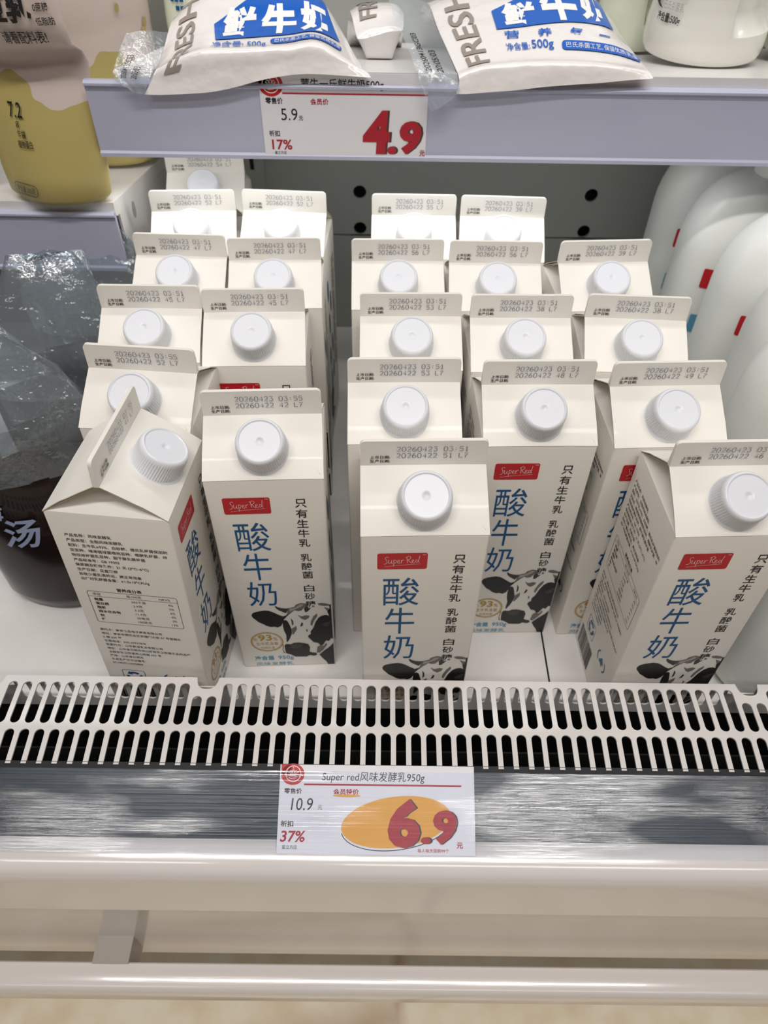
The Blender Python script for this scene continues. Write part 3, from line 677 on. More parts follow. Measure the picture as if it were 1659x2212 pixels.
def gable(no, t):
    b = MB()
    Lf = Vector((-h, -h, H)); Rf = Vector((h, -h, H)); Lb = Vector((-h, h, H)); Rb = Vector((h, h, H)); k = WF / 2
    zt = H + HG; ns = 8
    def roof(sy):   # slightly sagging panel from shoulder to fold with a rounded shoulder
        rows = []
        for i in range(ns + 1):
            f = i / ns; y = -h + (h - T) * f; z = H + HG * f + 0.0012 * math.sin(PI * f) * (1 if f < 0.5 else 0.6)
            x = h + (k - h) * f
            rows.append([(-x, y * sy, z), (-x * 0.5, y * sy, z + 0.0002), (0, y * sy, z + 0.0002), (x * 0.5, y * sy, z + 0.0002), (x, y * sy, z)])
        vs = [p for r in rows for p in r]; fs = []
        for i in range(ns):
            for j in range(4):
                a = i * 5 + j; q = (a, a + 1, a + 6, a + 5); fs.append(q if sy > 0 else q[::-1])
        b.add(vs, fs, paper)
        # board thickness along the sloping edges
        for j, dx in ((0, 1), (4, -1)):
            vs = []; fs = []
            for i in range(ns + 1):
                p = rows[i][j]; vs += [p, (p[0], p[1], p[2] - 0.0006)]
            for i in range(ns): fs.append((2*i, 2*i+1, 2*i+3, 2*i+2))
            b.add(vs, fs, paper_edge)
    roof(1); roof(-1)
    for sx in (-1, 1):   # tucked-in side triangles
        A = Vector((sx * (h - 0.0003), -h + 0.0006, H)); B = Vector((sx * (h - 0.0003), h - 0.0006, H)); Q = Vector((sx * (h - 0.030), 0, H + HG - 0.0025))
        F1 = Vector((sx * (k - 0.0003), -T * 0.6, zt - 0.0008)); F2 = Vector((sx * (k - 0.0003), T * 0.6, zt - 0.0008))
        b.add([A, B, Q], [(0, 1, 2)], paper); b.add([A, Q, F1, B, F2], [(0, 1, 2), (3, 4, 1)], paper)
    # sealed fin with rounded top corners
    fw = 0.0692 / 2; r = 0.0030
    out = [(-k, zt - 0.0005)] + [(-fw + r - r * math.cos(a), zt + HF - r + r * math.sin(a)) for a in [PI / 2 * i / 5 for i in range(6)]] + \
          [(fw - r + r * math.sin(a), zt + HF - r + r * math.cos(a)) for a in [PI / 2 * i / 5 for i in range(6)]] + [(k, zt - 0.0005)]
    n = len(out)
    def yy(z, s): return s * (T if z < zt + 0.001 else 0.0011)
    vs = [(x, yy(z, -1), z) for x, z in out] + [(x, yy(z, 1), z) for x, z in out]
    b.add(vs, [tuple(range(n - 1, -1, -1)), tuple(range(n, 2 * n))] + [(i, i + 1, n + i + 1, n + i) for i in range(n - 1)], paper)
    b.add([(-fw, -0.0013, zt + 0.0092), (fw, -0.0013, zt + 0.0092), (fw, -0.0013, zt + 0.0094), (-fw, -0.0013, zt + 0.0094)], [(0, 1, 2, 3)], paper_edge)
    S = flat((-fw, -T - 0.00012, zt), (1, 0, 0), (0, 0, 1)); S2 = lambda x, y: S(x, y) + Vector((0, 0.0, 0))
    stamp(b, S2, '20260423 ' + t, 19.8, 10.2, 2.82, 1.95, 3.1)
    stamp(b, S2, '20260422 %s L7' % no, 19.8, 5.5, 2.82, 1.95, 3.1)
    tbox(b, '上市日期:', S2, 5.2, 4.9, 16.2, 7.2, ink_black, 0.015); tbox(b, '生产日期:', S2, 5.2, 2.0, 16.2, 4.3, ink_black, 0.015)
    # diagonal score line beside the spout
    A = Vector((h - 0.002, -h + 0.0022, H + 0.0016)); B = Vector((0.0165, -h + 0.62 * h, H + 0.62 * HG + 0.0013)); up_ = rn_roof * 0.0003; sd = (B - A).normalized().cross(rn_roof) * 0.00035
    b.add([A - sd, B - sd, A + up_, B + up_, A + sd, B + sd], [(0, 1, 3, 2), (2, 3, 5, 4)], paper)
    return b
CART = [ # name, x, y, rot, batch number, time, label
('A6',-0.1621,0.6834,0.0503,'54','03:51','white yogurt carton stamped 54 L7, rearmost of the leftmost column, half under the upper shelf'),
('A5',-0.1586,0.6062,0.0639,'52','03:51','white yogurt carton stamped 52 L7 at 03:51, second from the back, leftmost column'),
('A4',-0.1541,0.5306,-0.0220,'47','03:51','white yogurt carton stamped 47 L7 at 03:51, third from the back, leftmost column'),
('A3',-0.1604,0.4568,0.0094,'45','03:51','white yogurt carton stamped 45 L7 in the leftmost column, beside the dark drink pouches'),
('A2',-0.1501,0.3850,-0.0741,'52','03:55','white yogurt carton stamped 52 L7 at 03:55, directly behind the sideways carton'),
('A1',-0.15152,0.30393,1.49111,'47','03:55','sideways white yogurt carton at front left showing its ingredients panel'),
('B4',-0.0834,0.6078,-0.0494,'52','03:51','white yogurt carton stamped 52 L7, rearmost of the second column from the left'),
('B3',-0.0829,0.5266,0.0430,'47','03:51','white yogurt carton stamped 47 L7, third from the front in the second column'),
('B2',-0.0893,0.4541,0.0435,'45','03:51','white yogurt carton stamped 45 L7, second in the second column with red logo just showing'),
('B1',-0.0705,0.3435,0.0552,'42','03:55','white yogurt carton stamped 42 L7, frontmost of the second column with whole cow picture'),
('C5',0.0233,0.6045,0.0044,'55','03:51','white yogurt carton stamped 55 L7, rearmost of the middle column'),
('C4',0.0096,0.5276,0.0288,'56','03:51','white yogurt carton stamped 56 L7 in the middle column, second from the back'),
('C3',0.0181,0.4515,0.0248,'53','03:51','white yogurt carton stamped 53 L7 in the middle column, third from the front'),
('C2',0.0127,0.3766,0.0313,'53','03:51','white yogurt carton stamped 53 L7 in the middle column, directly behind the frontmost one'),
('C1',0.0226,0.3023,0.0355,'51','03:51','white yogurt carton stamped 51 L7 standing frontmost in the middle against the grille'),
('D4',0.0963,0.6032,-0.0332,'39','03:51','white yogurt carton stamped 39 L7, rearmost of the fourth column against the grey panel'),
('D3',0.0831,0.5269,0.0012,'56','03:51','white yogurt carton stamped 56 L7 in the fourth column, third from the front'),
('D2',0.0934,0.4515,0.0203,'38','03:51','white yogurt carton stamped 38 L7, second in the fourth column'),
('D1',0.0952,0.3763,0.0295,'48','03:51','white yogurt carton stamped 48 L7, frontmost of the fourth column, right of the middle carton'),
('E3',0.1656,0.5304,0.0722,'39','03:51','white yogurt carton stamped 39 L7, rearmost of the rightmost column beside the jugs'),
('E2',0.1728,0.4522,-0.0444,'38','03:51','white yogurt carton stamped 38 L7, turned slightly, in the rightmost column'),
('E1',0.1741,0.3770,0.0501,'49','03:51','white yogurt carton stamped 49 L7 in the rightmost column behind the front one'),
('E0',0.1927,0.3051,0.0432,'46','03:51','white yogurt carton stamped 46 L7 at front right with its left side panel showing'),
]
body0 = cap0 = None
for nm, x, y, a, no, t, lab in CART:
    root = empty('yogurt_carton', (x, y, 0.0), lab, 'carton', 'white yogurt cartons on the deck')
    if nm == 'A1':
        root.rotation_mode = 'QUATERNION'
        root.rotation_quaternion = (Matrix.Rotation(a, 3, 'Z') @ Matrix.Rotation(0.01794, 3, 'X') @ Matrix.Rotation(0.03542, 3, 'Y')).to_quaternion()
        root.location = (x, y, 0.0019)
    else:
        root.rotation_euler = (0, 0, a)
    if body0 is None:
        body0 = body_parts.build('carton_body', root, sharp=30); cap0 = cap_mb.build('screw_cap', root, sharp=40)
    else:
        for src in (body0, cap0):
            c = src.copy(); c.parent = root; C.objects.link(c)
    gable(no, t).build('gable_top', root, sharp=20)

# ------------------------------------------------------------------ translucent white jugs on the right
jugm = mat('jug_plastic', rgb(244, 247, 243), 0.34, sss=0.35)
def sup(t, a, c, p=2.7):
    ct, st = math.cos(t), math.sin(t)
    return (math.copysign(abs(ct) ** (2 / p), ct) * a, math.copysign(abs(st) ** (2 / p), st) * c)
JA, JC = 0.060, 0.0355
JP = [(0.86,0.0),(0.93,0.002),(0.985,0.008),(1.0,0.018),(1.0,0.188)] + [(1 - 0.72 * (1 - math.cos(q)), 0.188 + 0.062 * math.sin(q)) for q in [PI / 2 * i / 10 for i in range(1, 11)]]
JP += [(0.272, 0.254), (0.27, 0.272)]
jug0 = MB(); NJ = 56
def jring(k, z):
    kk = k; cy = JC * (kk if kk > 0.6 else 0.6 * kk / 0.6)
    rx = JA * kk; ry = JC * kk
    if k < 0.5: ry = min(JC, max(ry, 0.0165)); rx = max(rx, 0.0168)
    return [(sup(2 * PI * j / NJ, rx, ry, 2.7 if k > 0.6 else 2.2)[0], sup(2 * PI * j / NJ, rx, ry, 2.7 if k > 0.6 else 2.2)[1], z) for j in range(NJ)]
jug0.loft([jring(k, z) for k, z in JP], jugm, cap1=False)
jcap = MB(); jcap.loft(lathe_rings([(0.0195, 0.268), (0.0195, 0.285), (0.0185, 0.287), (0.0005, 0.287)], 48, (Vector((0, 0, 0)), Vector((1, 0, 0)), Vector((0, 1, 0)), Vector((0, 0, 1)))), mat('jug_cap_white', rgb(236, 238, 238), 0.35))
jlab = MB()
def Sj(x, y):    # x along the front-left face in mm, y height in mm
    t = PI + 0.86 + x * 0.014
    px, py = sup(t, JA + 0.0004, JC + 0.0004)
    return Vector((px, py, y * 0.001))
poly(jlab, [(x, yy) for x, yy in rrect(0, 162, 34, 180, 2)], Sj, ink_red, 3)
jtxt = MB()
poly(jtxt, rrect(2, 118, 32, 136, 2), Sj, ink_lightblue, 3)
jb = jc = jl = jt = None
for (x, y), lab in zip(((0.3135,0.314),(0.302,0.405),(0.329,0.478),(0.3275,0.552),(0.320,0.626),(0.316,0.700)),
    ('frontmost white jug at the right edge, only its base showing beside the front right carton', 'white jug second from the front, its shoulder cut by the right picture edge',
     'white jug third from the front of the row, left of the cut-off one', 'white jug fourth from the front, third from the back of the row',
     'white jug second from the back, neck just under the lavender strip', 'rearmost white jug of the row, against the grey back panel')):
    root = empty('milk_jug', (x, y, 0), lab, 'jug', 'white jugs in a row on the right')
    if jb is None:
        jb = jug0.build('jug_body', root, sharp=60); jc = jcap.build('jug_cap', root); jl = jlab.build('jug_label', root, smooth=False); jt = jtxt.build('blue_patch', root, smooth=False)
    else:
        for s_ in (jb, jc, jl, jt):
            q = s_.copy(); q.parent = root; C.objects.link(q)

# ------------------------------------------------------------------ milk bags on the upper shelf
film = mat('milk_bag_film', rgb(236, 231, 228), 0.22, coat=0.7, bump=(40, 60, 40, 0.55, 0.004))
film_clear = clear('clear_film', (0.93, 0.95, 0.97), 0.06, 0.12, 0.22, (120, 120, 120, 0.6, 0.003))
bag_blue = mat('bag_blue', rgb(0, 92, 190), 0.3, coat=0.4)
bag_grey = mat('bag_grey', rgb(152, 140, 132), 0.35, coat=0.3)
def catmull(p0, p1, p2, p3, t):
    return 0.5 * ((2 * p1) + (p2 - p0) * t + (2 * p0 - 5 * p1 + 4 * p2 - p3) * t * t + (3 * p1 - p0 - 3 * p2 + p3) * t ** 3)
def patch(rows):
    R = len(rows); Cn = len(rows[0])
    def ev(u, v):     # u across 0..1, v front->back 0..1
        u = min(max(u, 0), 1) * (Cn - 1); v = min(max(v, 0), 1) * (R - 1)
        i = min(int(v), R - 2); j = min(int(u), Cn - 2); fv = v - i; fu = u - j
        def row(r):
            r = min(max(r, 0), R - 1); q = rows[r]; g = lambda c: q[min(max(c, 0), Cn - 1)]
            return catmull(g(j - 1), g(j), g(j + 1), g(j + 2), fu)
        return catmull(row(i - 1), row(i), row(i + 1), row(i + 2), fv)
    return ev
def bag(rows_px, lab, floor_z, print_fn=None, flap=None, group='plastic milk bags on the upper shelf'):
    rows = [[at(px, py, y) for px, py in pts] for y, pts in rows_px]
    ev = patch(rows); nu, nv = 40, 44
    root = empty('milk_bag', tuple(sum((r[len(r) // 2] for r in rows), Vector()) / len(rows) * 1.0), lab, 'milk bag', group)
    base = Vector(root.location); base.z = floor_z; root.location = base
    b = MB(); top = [[ev(u / nu, v / nv) for u in range(nu + 1)] for v in range(nv + 1)]
    rnd = random.Random(len(lab))
    vs = [p - base for r in top for p in r]; fs = []
    for v in range(nv):
        for u in range(nu):
            a = v * (nu + 1) + u; fs.append((a, a + 1, a + nu + 2, a + nu + 1))
    # underside: hugs the shelf, drops over the edge at the front
    n0 = len(vs)
    for v in range(nv + 1):
        for u in range(nu + 1):
            p = top[v][u]; rim = min(u, nu - u) / nu * 2; rim = min(1, rim * 2.2) * min(1, v / nv * 6) * min(1, (nv - v) / nv * 6 + 0.15)
            zf = floor_z - SLOPE * max(0, p.y - SY) + 0.0012 if p.y > SY - 0.008 else p.z - 0.004
            z = p.z + (min(zf, p.z - 0.002) - p.z) * rim if rim > 0 else p.z
            vs.append(Vector((p.x, p.y, z)) - base)
    for v in range(nv):
        for u in range(nu):
            a = n0 + v * (nu + 1) + u; fs.append((a, a + nu + 1, a + nu + 2, a + 1))
    ring = [(0, u) for u in range(nu + 1)] + [(v, nu) for v in range(1, nv + 1)] + [(nv, u) for u in range(nu - 1, -1, -1)] + [(v, 0) for v in range(nv - 1, 0, -1)]
    for i in range(len(ring)):
        a = ring[i][0] * (nu + 1) + ring[i][1]; c = ring[(i + 1) % len(ring)]; c = c[0] * (nu + 1) + c[1]
        fs.append((a, n0 + a, n0 + c, c))
    b.add(vs, fs, film)
    def S(lv):
        def f(u, v):
            if len(rows) == 9:          # print is laid out on the eight main rows; the extra row is the fold
                t = 7 * v; v = (t + 1 if t >= 2 else 2 * t - 1 if t >= 1 else t) / 8
            p = ev(u, v); du = ev(u + 0.01, v) - ev(u - 0.01, v); dv = ev(u, v + 0.01) - ev(u, v - 0.01); n = du.cross(dv)
            n = n.normalized() if n.length > 1e-12 else Vector((0, -1, 1)).normalized()
            return p + n * (0.0006 + 0.0002 * lv) - base
        return f
    if print_fn: print_fn(b, S)
    b.build('bag_film', root, sharp=60)
    if flap:
        fb = MB(); ff = patch([[at(px, py, y) for px, py, y in r] for r in flap]); n = 14
        vs = [ff(i / n, j / n) - base for j in range(n + 1) for i in range(n + 1)]
        vs = [v + Vector((0, -0.0008 * math.sin(7 * k / n + (k % (n + 1)) * 0.9), 0)) for k, v in enumerate(vs)]
        fb.add(vs, [(j * (n + 1) + i, j * (n + 1) + i + 1, (j + 1) * (n + 1) + i + 1, (j + 1) * (n + 1) + i) for j in range(n) for i in range(n)], film_clear)
        Sf = lambda u, v: ff(u, v) - base + Vector((0, -0.0016, 0.0004))
        flap_print(fb, Sf, lab)
        fb.build('clear_seal_flap', root, sharp=60)
    return root
def flap_print(fb, Sf, lab):
    s1, s2 = ('20260413GC03', '20:05:03')
    for k, s in enumerate((s1, s2)):
        vs, fs = text2d(s, 0.01); a, b_, c, d = _bb(vs); n = 0.36 if k == 0 else 0.2
        place(fb, [(0.42 + 0.26 * k - (y - b_) / (d - b_) * 0.14, 0.30 + (x - a) / (c - a) * n) for x, y in vs], fs, Sf, ink_black)

def print1(b, S):
    # in u: left to right, v: front to back; the band v<0.3 is the plain bag end
    L = 0.03
    poly(b, [(0.30, 0.325), (0.88, 0.36), (0.86, 0.50), (0.60, 0.62), (0.28, 0.44)], S(1), bag_blue, L)
    poly(b, [(0.60, 0.47), (0.86, 0.45), (0.85, 0.95), (0.62, 0.95)], S(1), bag_blue, L)
    for ch, u0, v0, u1, v1 in (('鲜', 0.325, 0.345, 0.48, 0.50), ('牛', 0.50, 0.355, 0.66, 0.505), ('奶', 0.68, 0.36, 0.85, 0.515)):
        tbox(b, ch, S(2), u0, v0, u1, v1, ink_white, 0.05, L=L)
    tbox(b, '净含量: 500g', S(1), 0.29, 0.235, 0.53, 0.305, bag_blue, 0.01, L=L)
    poly(b, rrect(0.55, 0.27, 0.88, 0.318, 0.02), S(1), bag_blue, L); tbox(b, '巴氏杀菌工艺, 保留优质乳蛋', S(2), 0.57, 0.278, 0.87, 0.31, ink_white, L=L)
    tbox(b, 'FRESH MILK', S(1), 0.36, 0.585, 0.66, 0.65, bag_blue, 0.01, L=L)
    vs, fs = text2d('FRESH MILK', 0.015); a, b_, c, d = _bb(vs)
    place(b, [(0.065 + (d - y) / (d - b_) * 0.10 + 0.015, 0.17 + (x - a) / (c - a) * 0.80) for x, y in vs], fs, S(1), bag_grey, L)
def print2(b, S):
    L = 0.03
    poly(b, [(0.27, 0.49), (0.90, 0.52), (0.90, 0.80), (0.62, 0.78), (0.42, 0.66), (0.27, 0.60)], S(1), bag_blue, L)
    for ch, u0, v0, u1, v1 in (('鲜', 0.31, 0.505, 0.47, 0.63), ('牛', 0.50, 0.515, 0.69, 0.70), ('奶', 0.71, 0.53, 0.88, 0.70)):
        tbox(b, ch, S(2), u0, v0, u1, v1, ink_white, 0.05, L=L)
    for ch, u in (('营', 0.30), ('养', 0.46), ('每', 0.62), ('一', 0.78)): tbox(b, ch, S(1), u, 0.425 if ch != '一' else 0.445, u + 0.07, 0.475 if ch != '一' else 0.453, bag_blue, 0.02, L=L)
    tbox(b, '净含量:', S(1), 0.29, 0.345, 0.41, 0.395, bag_blue, 0.01, L=L); tbox(b, '500g', S(1), 0.42, 0.335, 0.53, 0.405, bag_blue, 0.01, L=L)
    poly(b, rrect(0.57, 0.335, 0.985, 0.395, 0.02), S(1), bag_blue, L); tbox(b, '巴氏杀菌工艺, 保留优质乳蛋', S(2), 0.59, 0.347, 0.97, 0.383, ink_white, L=L)
    tbox(b, 'FRESH MILK', S(1), 0.24, 0.70, 0.60, 0.78, bag_blue, 0.01, L=L)
    vs, fs = text2d('FRESH MILK', 0.015); a, b_, c, d = _bb(vs)
    place(b, [(0.07 + (d - y) / (d - b_) * 0.115, 0.27 + (x - a) / (c - a) * 0.90) for x, y in vs], fs, S(1), bag_grey, L)
def print3(b, S):
    L = 0.05
    vs, fs = text2d('FRESH', 0.015); a, b_, c, d = _bb(vs)
    place(b, [(0.12 + (d - y) / (d - b_) * 0.30, 0.30 + (x - a) / (c - a) * 0.66) for x, y in vs], fs, S(1), bag_grey, L)
bag([(0.571, [(312,204),(345,205),(400,203),(455,199),(510,188),(570,172),(650,160),(735,163),(802,168)]),
     (0.5735, [(325,178),(362,175),(405,168),(460,160),(520,150),(580,143),(650,130),(735,140),(795,158)]),
     (0.5765, [(336,152),(382,130),(428,114),(492,110),(556,107),(618,103),(682,96),(735,122),(784,149)]),
     (0.587, [(345,140),(395,112),(440,98),(500,95),(560,93),(620,90),(680,82),(735,108),(778,140)]),
     (0.610, [(355,100),(400,72),(450,60),(505,56),(565,52),(625,50),(680,50),(725,72),(762,112)]),
     (0.640, [(373,42),(412,6),(460,-10),(510,-15),(565,-17),(620,-17),(665,-14),(702,10),(732,58)]),
     (0.675, [(390,48),(425,14),(470,2),(520,-2),(565,-3),(612,-2),(650,3),(682,22),(712,64)]),
     (0.708, [(403,80),(440,50),(480,40),(525,37),(565,36),(602,38),(636,42),(664,56),(690,90)]),
     (0.735, [(418,118),(450,108),(490,104),(528,103),(565,103),(596,104),(624,106),(648,111),(668,121)])],
    'blue and white milk bag drooping over the left end of the upper shelf', SZ, print1,
    flap=[[(268,186,0.568),(290,200,0.569),(312,204,0.570)], [(244,168,0.570),(280,165,0.571),(322,172,0.5725)], [(254,120,0.578),(300,118,0.580),(345,128,0.584)], [(272,72,0.590),(315,66,0.592),(362,70,0.606)]])
bag([(0.571, [(985,203),(1010,203),(1060,199),(1115,195),(1175,188),(1240,183),(1300,179),(1360,173),(1412,170)]),
     (0.5735, [(992,180),(1030,172),(1075,165),(1125,160),(1180,152),(1240,148),(1300,147),(1355,150),(1405,158)]),
     (0.5765, [(990,162),(1034,147),(1082,140),(1132,136),(1184,134),(1240,134),(1297,137),(1350,143),(1400,152)]),
     (0.585, [(985,150),(1035,135),(1085,128),(1135,124),(1185,122),(1240,122),(1295,126),(1345,134),(1395,146)]),
     (0.605, [(965,105),(1015,92),(1070,86),(1125,82),(1180,78),(1235,77),(1285,82),(1328,92),(1372,118)]),
     (0.632, [(945,60),(995,44),(1055,38),(1115,34),(1170,28),(1222,26),(1270,32),(1308,46),(1342,78)]),
     (0.670, [(925,8),(975,-8),(1035,-14),(1095,-18),(1150,-22),(1200,-24),(1244,-18),(1278,-4),(1308,30)]),
     (0.705, [(908,30),(955,15),(1012,11),(1070,9),(1124,8),(1172,9),(1214,12),(1248,24),(1276,54)]),
     (0.740, [(897,114),(945,106),(1000,103),(1056,102),(1108,101),(1154,102),(1194,105),(1226,110),(1250,120)])],
    'blue and white milk bag lying flat at the centre right of the upper shelf', SZ, print2,
    flap=[[(930,241,0.566),(955,230,0.567),(988,204,0.570)], [(905,170,0.570),(945,165,0.571),(992,180,0.5725)], [(882,105,0.590),(920,108,0.590),(966,108,0.604)], [(858,55,0.615),(895,50,0.618),(944,60,0.631)], [(838,-5,0.650),(875,-10,0.652),(924,6,0.668)]])
bag([(0.645, [(772,84),(785,84),(800,80),(815,76),(835,70),(850,68),(870,66)]),
     (0.650, [(768,70),(785,64),(802,58),(820,54),(838,50),(855,50),(872,54)]),
     (0.665, [(760,35),(782,26),(805,22),(825,20),(842,20),(858,24),(872,36)]),
     (0.690, [(754,26),(778,12),(805,8),(826,7),(845,8),(860,14),(872,30)]),
     (0.722, [(750,72),(776,60),(804,56),(826,55),(846,56),(860,62),(870,74)]),
     (0.742, [(750,108),(776,102),(804,100),(826,100),(846,101),(858,104),(866,110)])],
    'milk bag at the back of the upper shelf between the two front bags', SZ, print3)

# ------------------------------------------------------------------ round milk bottles on the upper shelf
def bottle(loc, lab, tint, art, r=0.045):
    root = empty('milk_bottle', loc, lab, 'bottle', 'white milk bottles at the right of the upper shelf')
    b = MB(); f = (Vector((0, 0, 0)), Vector((1, 0, 0)), Vector((0, 1, 0)), Vector((0, 0, 1)))
    pr = [(r * 0.90, 0.0), (r * 0.95, 0.001), (r * 0.99, 0.005), (r, 0.011), (r * 0.995, 0.020), (r * 0.965, 0.030), (r * 0.955, 0.034), (r * 0.955, 0.090), (r * 0.99, 0.096), (r * 0.9, 0.115), (r * 0.7, 0.130), (r * 0.42, 0.142), (r * 0.40, 0.155)]
    rings = lathe_rings(pr, 72, f)
    for i, ring in enumerate(rings):          # finger grip pressed into the right front side
        hgt = pr[i][1]
        for j, p in enumerate(ring):
            t = 2 * PI * j / 72; d = (t - math.radians(306) + PI) % (2 * PI) - PI
            if abs(d) < 0.55 and 0.030 <= hgt <= 0.092:
                k = min(1.0, (0.55 - abs(d)) / 0.08) * 0.24
                ring[j] = Vector((p.x * (1 - k), p.y * (1 - k), p.z))
    b.loft(rings, tint)
    def S(lv): return lambda x, y: Vector(((r + 0.0002 + 0.0001 * lv) * math.sin(x / 1000 / r), -(r + 0.0002 + 0.0001 * lv) * math.cos(x / 1000 / r), y / 1000))
    art(b, S); b.build('bottle_body', root, sharp=45)
    c = MB(); q = min(0.021, r * 0.55); c.loft(lathe_rings([(q, 0.152), (q, 0.168), (q * 0.93, 0.170), (0.0005, 0.170)], 40, f), capm); c.build('bottle_cap', root)
bott = mat('bottle_milk_white', rgb(238, 236, 228), 0.22, coat=0.4, sss=0.2)
bott2 = mat('bottle_pale_green', rgb(226, 232, 212), 0.22, coat=0.4, sss=0.2)
ink_green = mat('ink_green', rgb(70, 150, 96), 0.5)
def art_a(b, S):
    tbox(b, '净含量:500g', S(1), -57, 23.5, -35, 30.5, ink_black, 0.02, L=3); tbox(b, '巴氏杀菌乳', S(1), -52, 32.5, -34, 38.0, ink_light, L=3)
    ribbon(b, rrect(-44, 41, -33, 50, 1.5), S(1), 0.5, ink_grey, True); tbox(b, '冷藏', S(1), -42.5, 42.5, -34.5, 48, ink_grey, L=3)
    concave(b, [(-63, 36), (-58, 33), (-53, 32), (-57, 35), (-59, 40), (-57, 52), (-59, 62), (-64, 62), (-62, 48)], S(1), ink_grey)
    marks(b, S(1), 33, 39, 49, 68, 8, 5, ink_green, 3); tbox(b, '生产日期', S(1), 33, 35, 45, 37.8, ink_green, 0.01, L=3)
def art_b(b, S):
    x = -15; rnd = random.Random(5)
    while x < 16:
        wd = rnd.choice((0.4, 0.8, 1.2)); poly(b, [(x, 40), (x + wd, 40), (x + wd, 62), (x, 62)], S(1), ink_black); x += wd + rnd.choice((0.4, 0.7))
    tbox(b, '6 907', S(1), -19, 34.5, -3, 38.5, ink_black, L=3)
    marks(b, S(1), -36, 38, -24, 50, 3, 4, ink_green, 3)
def art_c(b, S): pass
def on_shelf(y): return SZ - SLOPE * (y - SY)
bottle((0.2445, 0.668, on_shelf(0.668 - 0.045) + 0.0003), 'white milk bottle reading net 500g on the upper shelf, right of the flat bag', bott, art_a)
bottle((0.3480, 0.690, on_shelf(0.690 - 0.045) + 0.0003), 'pale greenish bottle with a barcode, cut by the top right corner', bott2, art_b)
bottle((0.2050, 0.735, on_shelf(0.735 - 0.040) + 0.0003), 'pale bottle hidden behind the white 500g bottle', bott2, art_c, 0.030)

def art_d(b, S): marks(b, S(1), -10, 26, 6, 38, 2, 4, ink_blue, 3)
bottle((-0.1680, 0.738, on_shelf(0.738 - 0.020) + 0.0003), 'small pale bottle with blue marks between the cream pouch and the left milk bag', bott2, art_d, 0.020)

# ------------------------------------------------------------------ soy milk pouches on the lower left shelf
def pouch_material():
    m = D.materials.new('soy_pouch_print'); m.use_nodes = True; nt = m.node_tree; bs = nt.nodes['Principled BSDF']
    tc = nt.nodes.new('ShaderNodeTexCoord'); sp = nt.nodes.new('ShaderNodeSeparateXYZ')
    n = nt.nodes.new('ShaderNodeTexNoise'); n.inputs['Scale'].default_value = 34; n.inputs['Detail'].default_value = 0.5
    ma = nt.nodes.new('ShaderNodeMath'); ma.operation = 'MULTIPLY_ADD'; ma.inputs[1].default_value = 0.085
    r = nt.nodes.new('ShaderNodeValToRGB'); e0, e1 = r.color_ramp.elements
    r.color_ramp.interpolation = 'CONSTANT'
    e0.color = (*rgb(188, 172, 108), 1); e0.position = 0; e1.color = (*rgb(216, 200, 192), 1); e1.position = 0.120
    nt.links.new(tc.outputs['Object'], sp.inputs[0]); nt.links.new(tc.outputs['Object'], n.inputs['Vector'])
    nt.links.new(n.outputs['Fac'], ma.inputs[0]); nt.links.new(sp.outputs['Z'], ma.inputs[2]); nt.links.new(ma.outputs[0], r.inputs['Fac'])
    nt.links.new(r.outputs['Color'], bs.inputs['Base Color']); bs.inputs['Roughness'].default_value = 0.38
    return m
soy = pouch_material()
def pouch(name, loc, rot, prof, lab, m, art=None, cat='pouch', group=None, hw=0.044, tilt=0.0):
    """prof rows: (z, half width scale, half depth, y shift)"""
    root = empty(name, loc, lab, cat, group); root.rotation_euler = (tilt, 0, rot)
    b = MB(); n = 48; rings = []
    for z, k, dp, ys in prof:
        ring = []
        for j in range(n):
            t = 2 * PI * j / n; x, y = sup(t, hw * k, max(dp, 0.0006), 2.0)
            flat_ = abs(x) / (hw * k); ring.append((x, y * (1 - 0.35 * flat_ ** 2) + ys, z + 0.002 * math.sin(3 * x / hw + z * 60) * (dp > 0.002 and z > 0.03)))
        rings.append(ring)
    b.loft(rings, m)
    zs = [p[0] for p in prof]
    def S(lv):
        def f(x, y):
            z = y * 0.001; i = 0
            while i < len(zs) - 2 and z > zs[i + 1]: i += 1
            q = (z - zs[i]) / (zs[i + 1] - zs[i]); k = prof[i][1] + q * (prof[i + 1][1] - prof[i][1]); dp = prof[i][2] + q * (prof[i + 1][2] - prof[i][2]); ys = prof[i][3] + q * (prof[i + 1][3] - prof[i][3])
            xx = x * 0.001; fl_ = min(abs(xx) / (hw * k), 0.999)
            return Vector((xx, -dp * math.sqrt(1 - fl_ ** 2) * (1 - 0.35 * fl_ ** 2) + ys - 0.0012 - 0.0002 * lv, z))
        return f
    if art: art(b, S)
    b.build('pouch_body', root, sharp=60)
    return root
PP = [(0.0, 0.86, 0.022, 0), (0.004, 0.95, 0.024, -0.001), (0.02, 1.0, 0.022, 0), (0.05, 1.0, 0.019, 0.003), (0.075, 1.0, 0.015, 0.006), (0.092, 1.0, 0.010, 0.010), (0.100, 1.0, 0.008, 0.006), (0.108, 1.0, 0.013, -0.006), (0.125, 1.0, 0.016, -0.010), (0.15, 1.0, 0.014, -0.008), (0.175, 1.0, 0.007, -0.004), (0.19, 1.0, 0.001, -0.002), (0.20, 1.0, 0.0008, 0)]
PQ = [(z, k, d, 0.3 * y) for z, k, d, y in PP]; PQ[5] = (0.092, 1.0, 0.0145, 0); PQ[6] = (0.1, 1.0, 0.0145, 0)
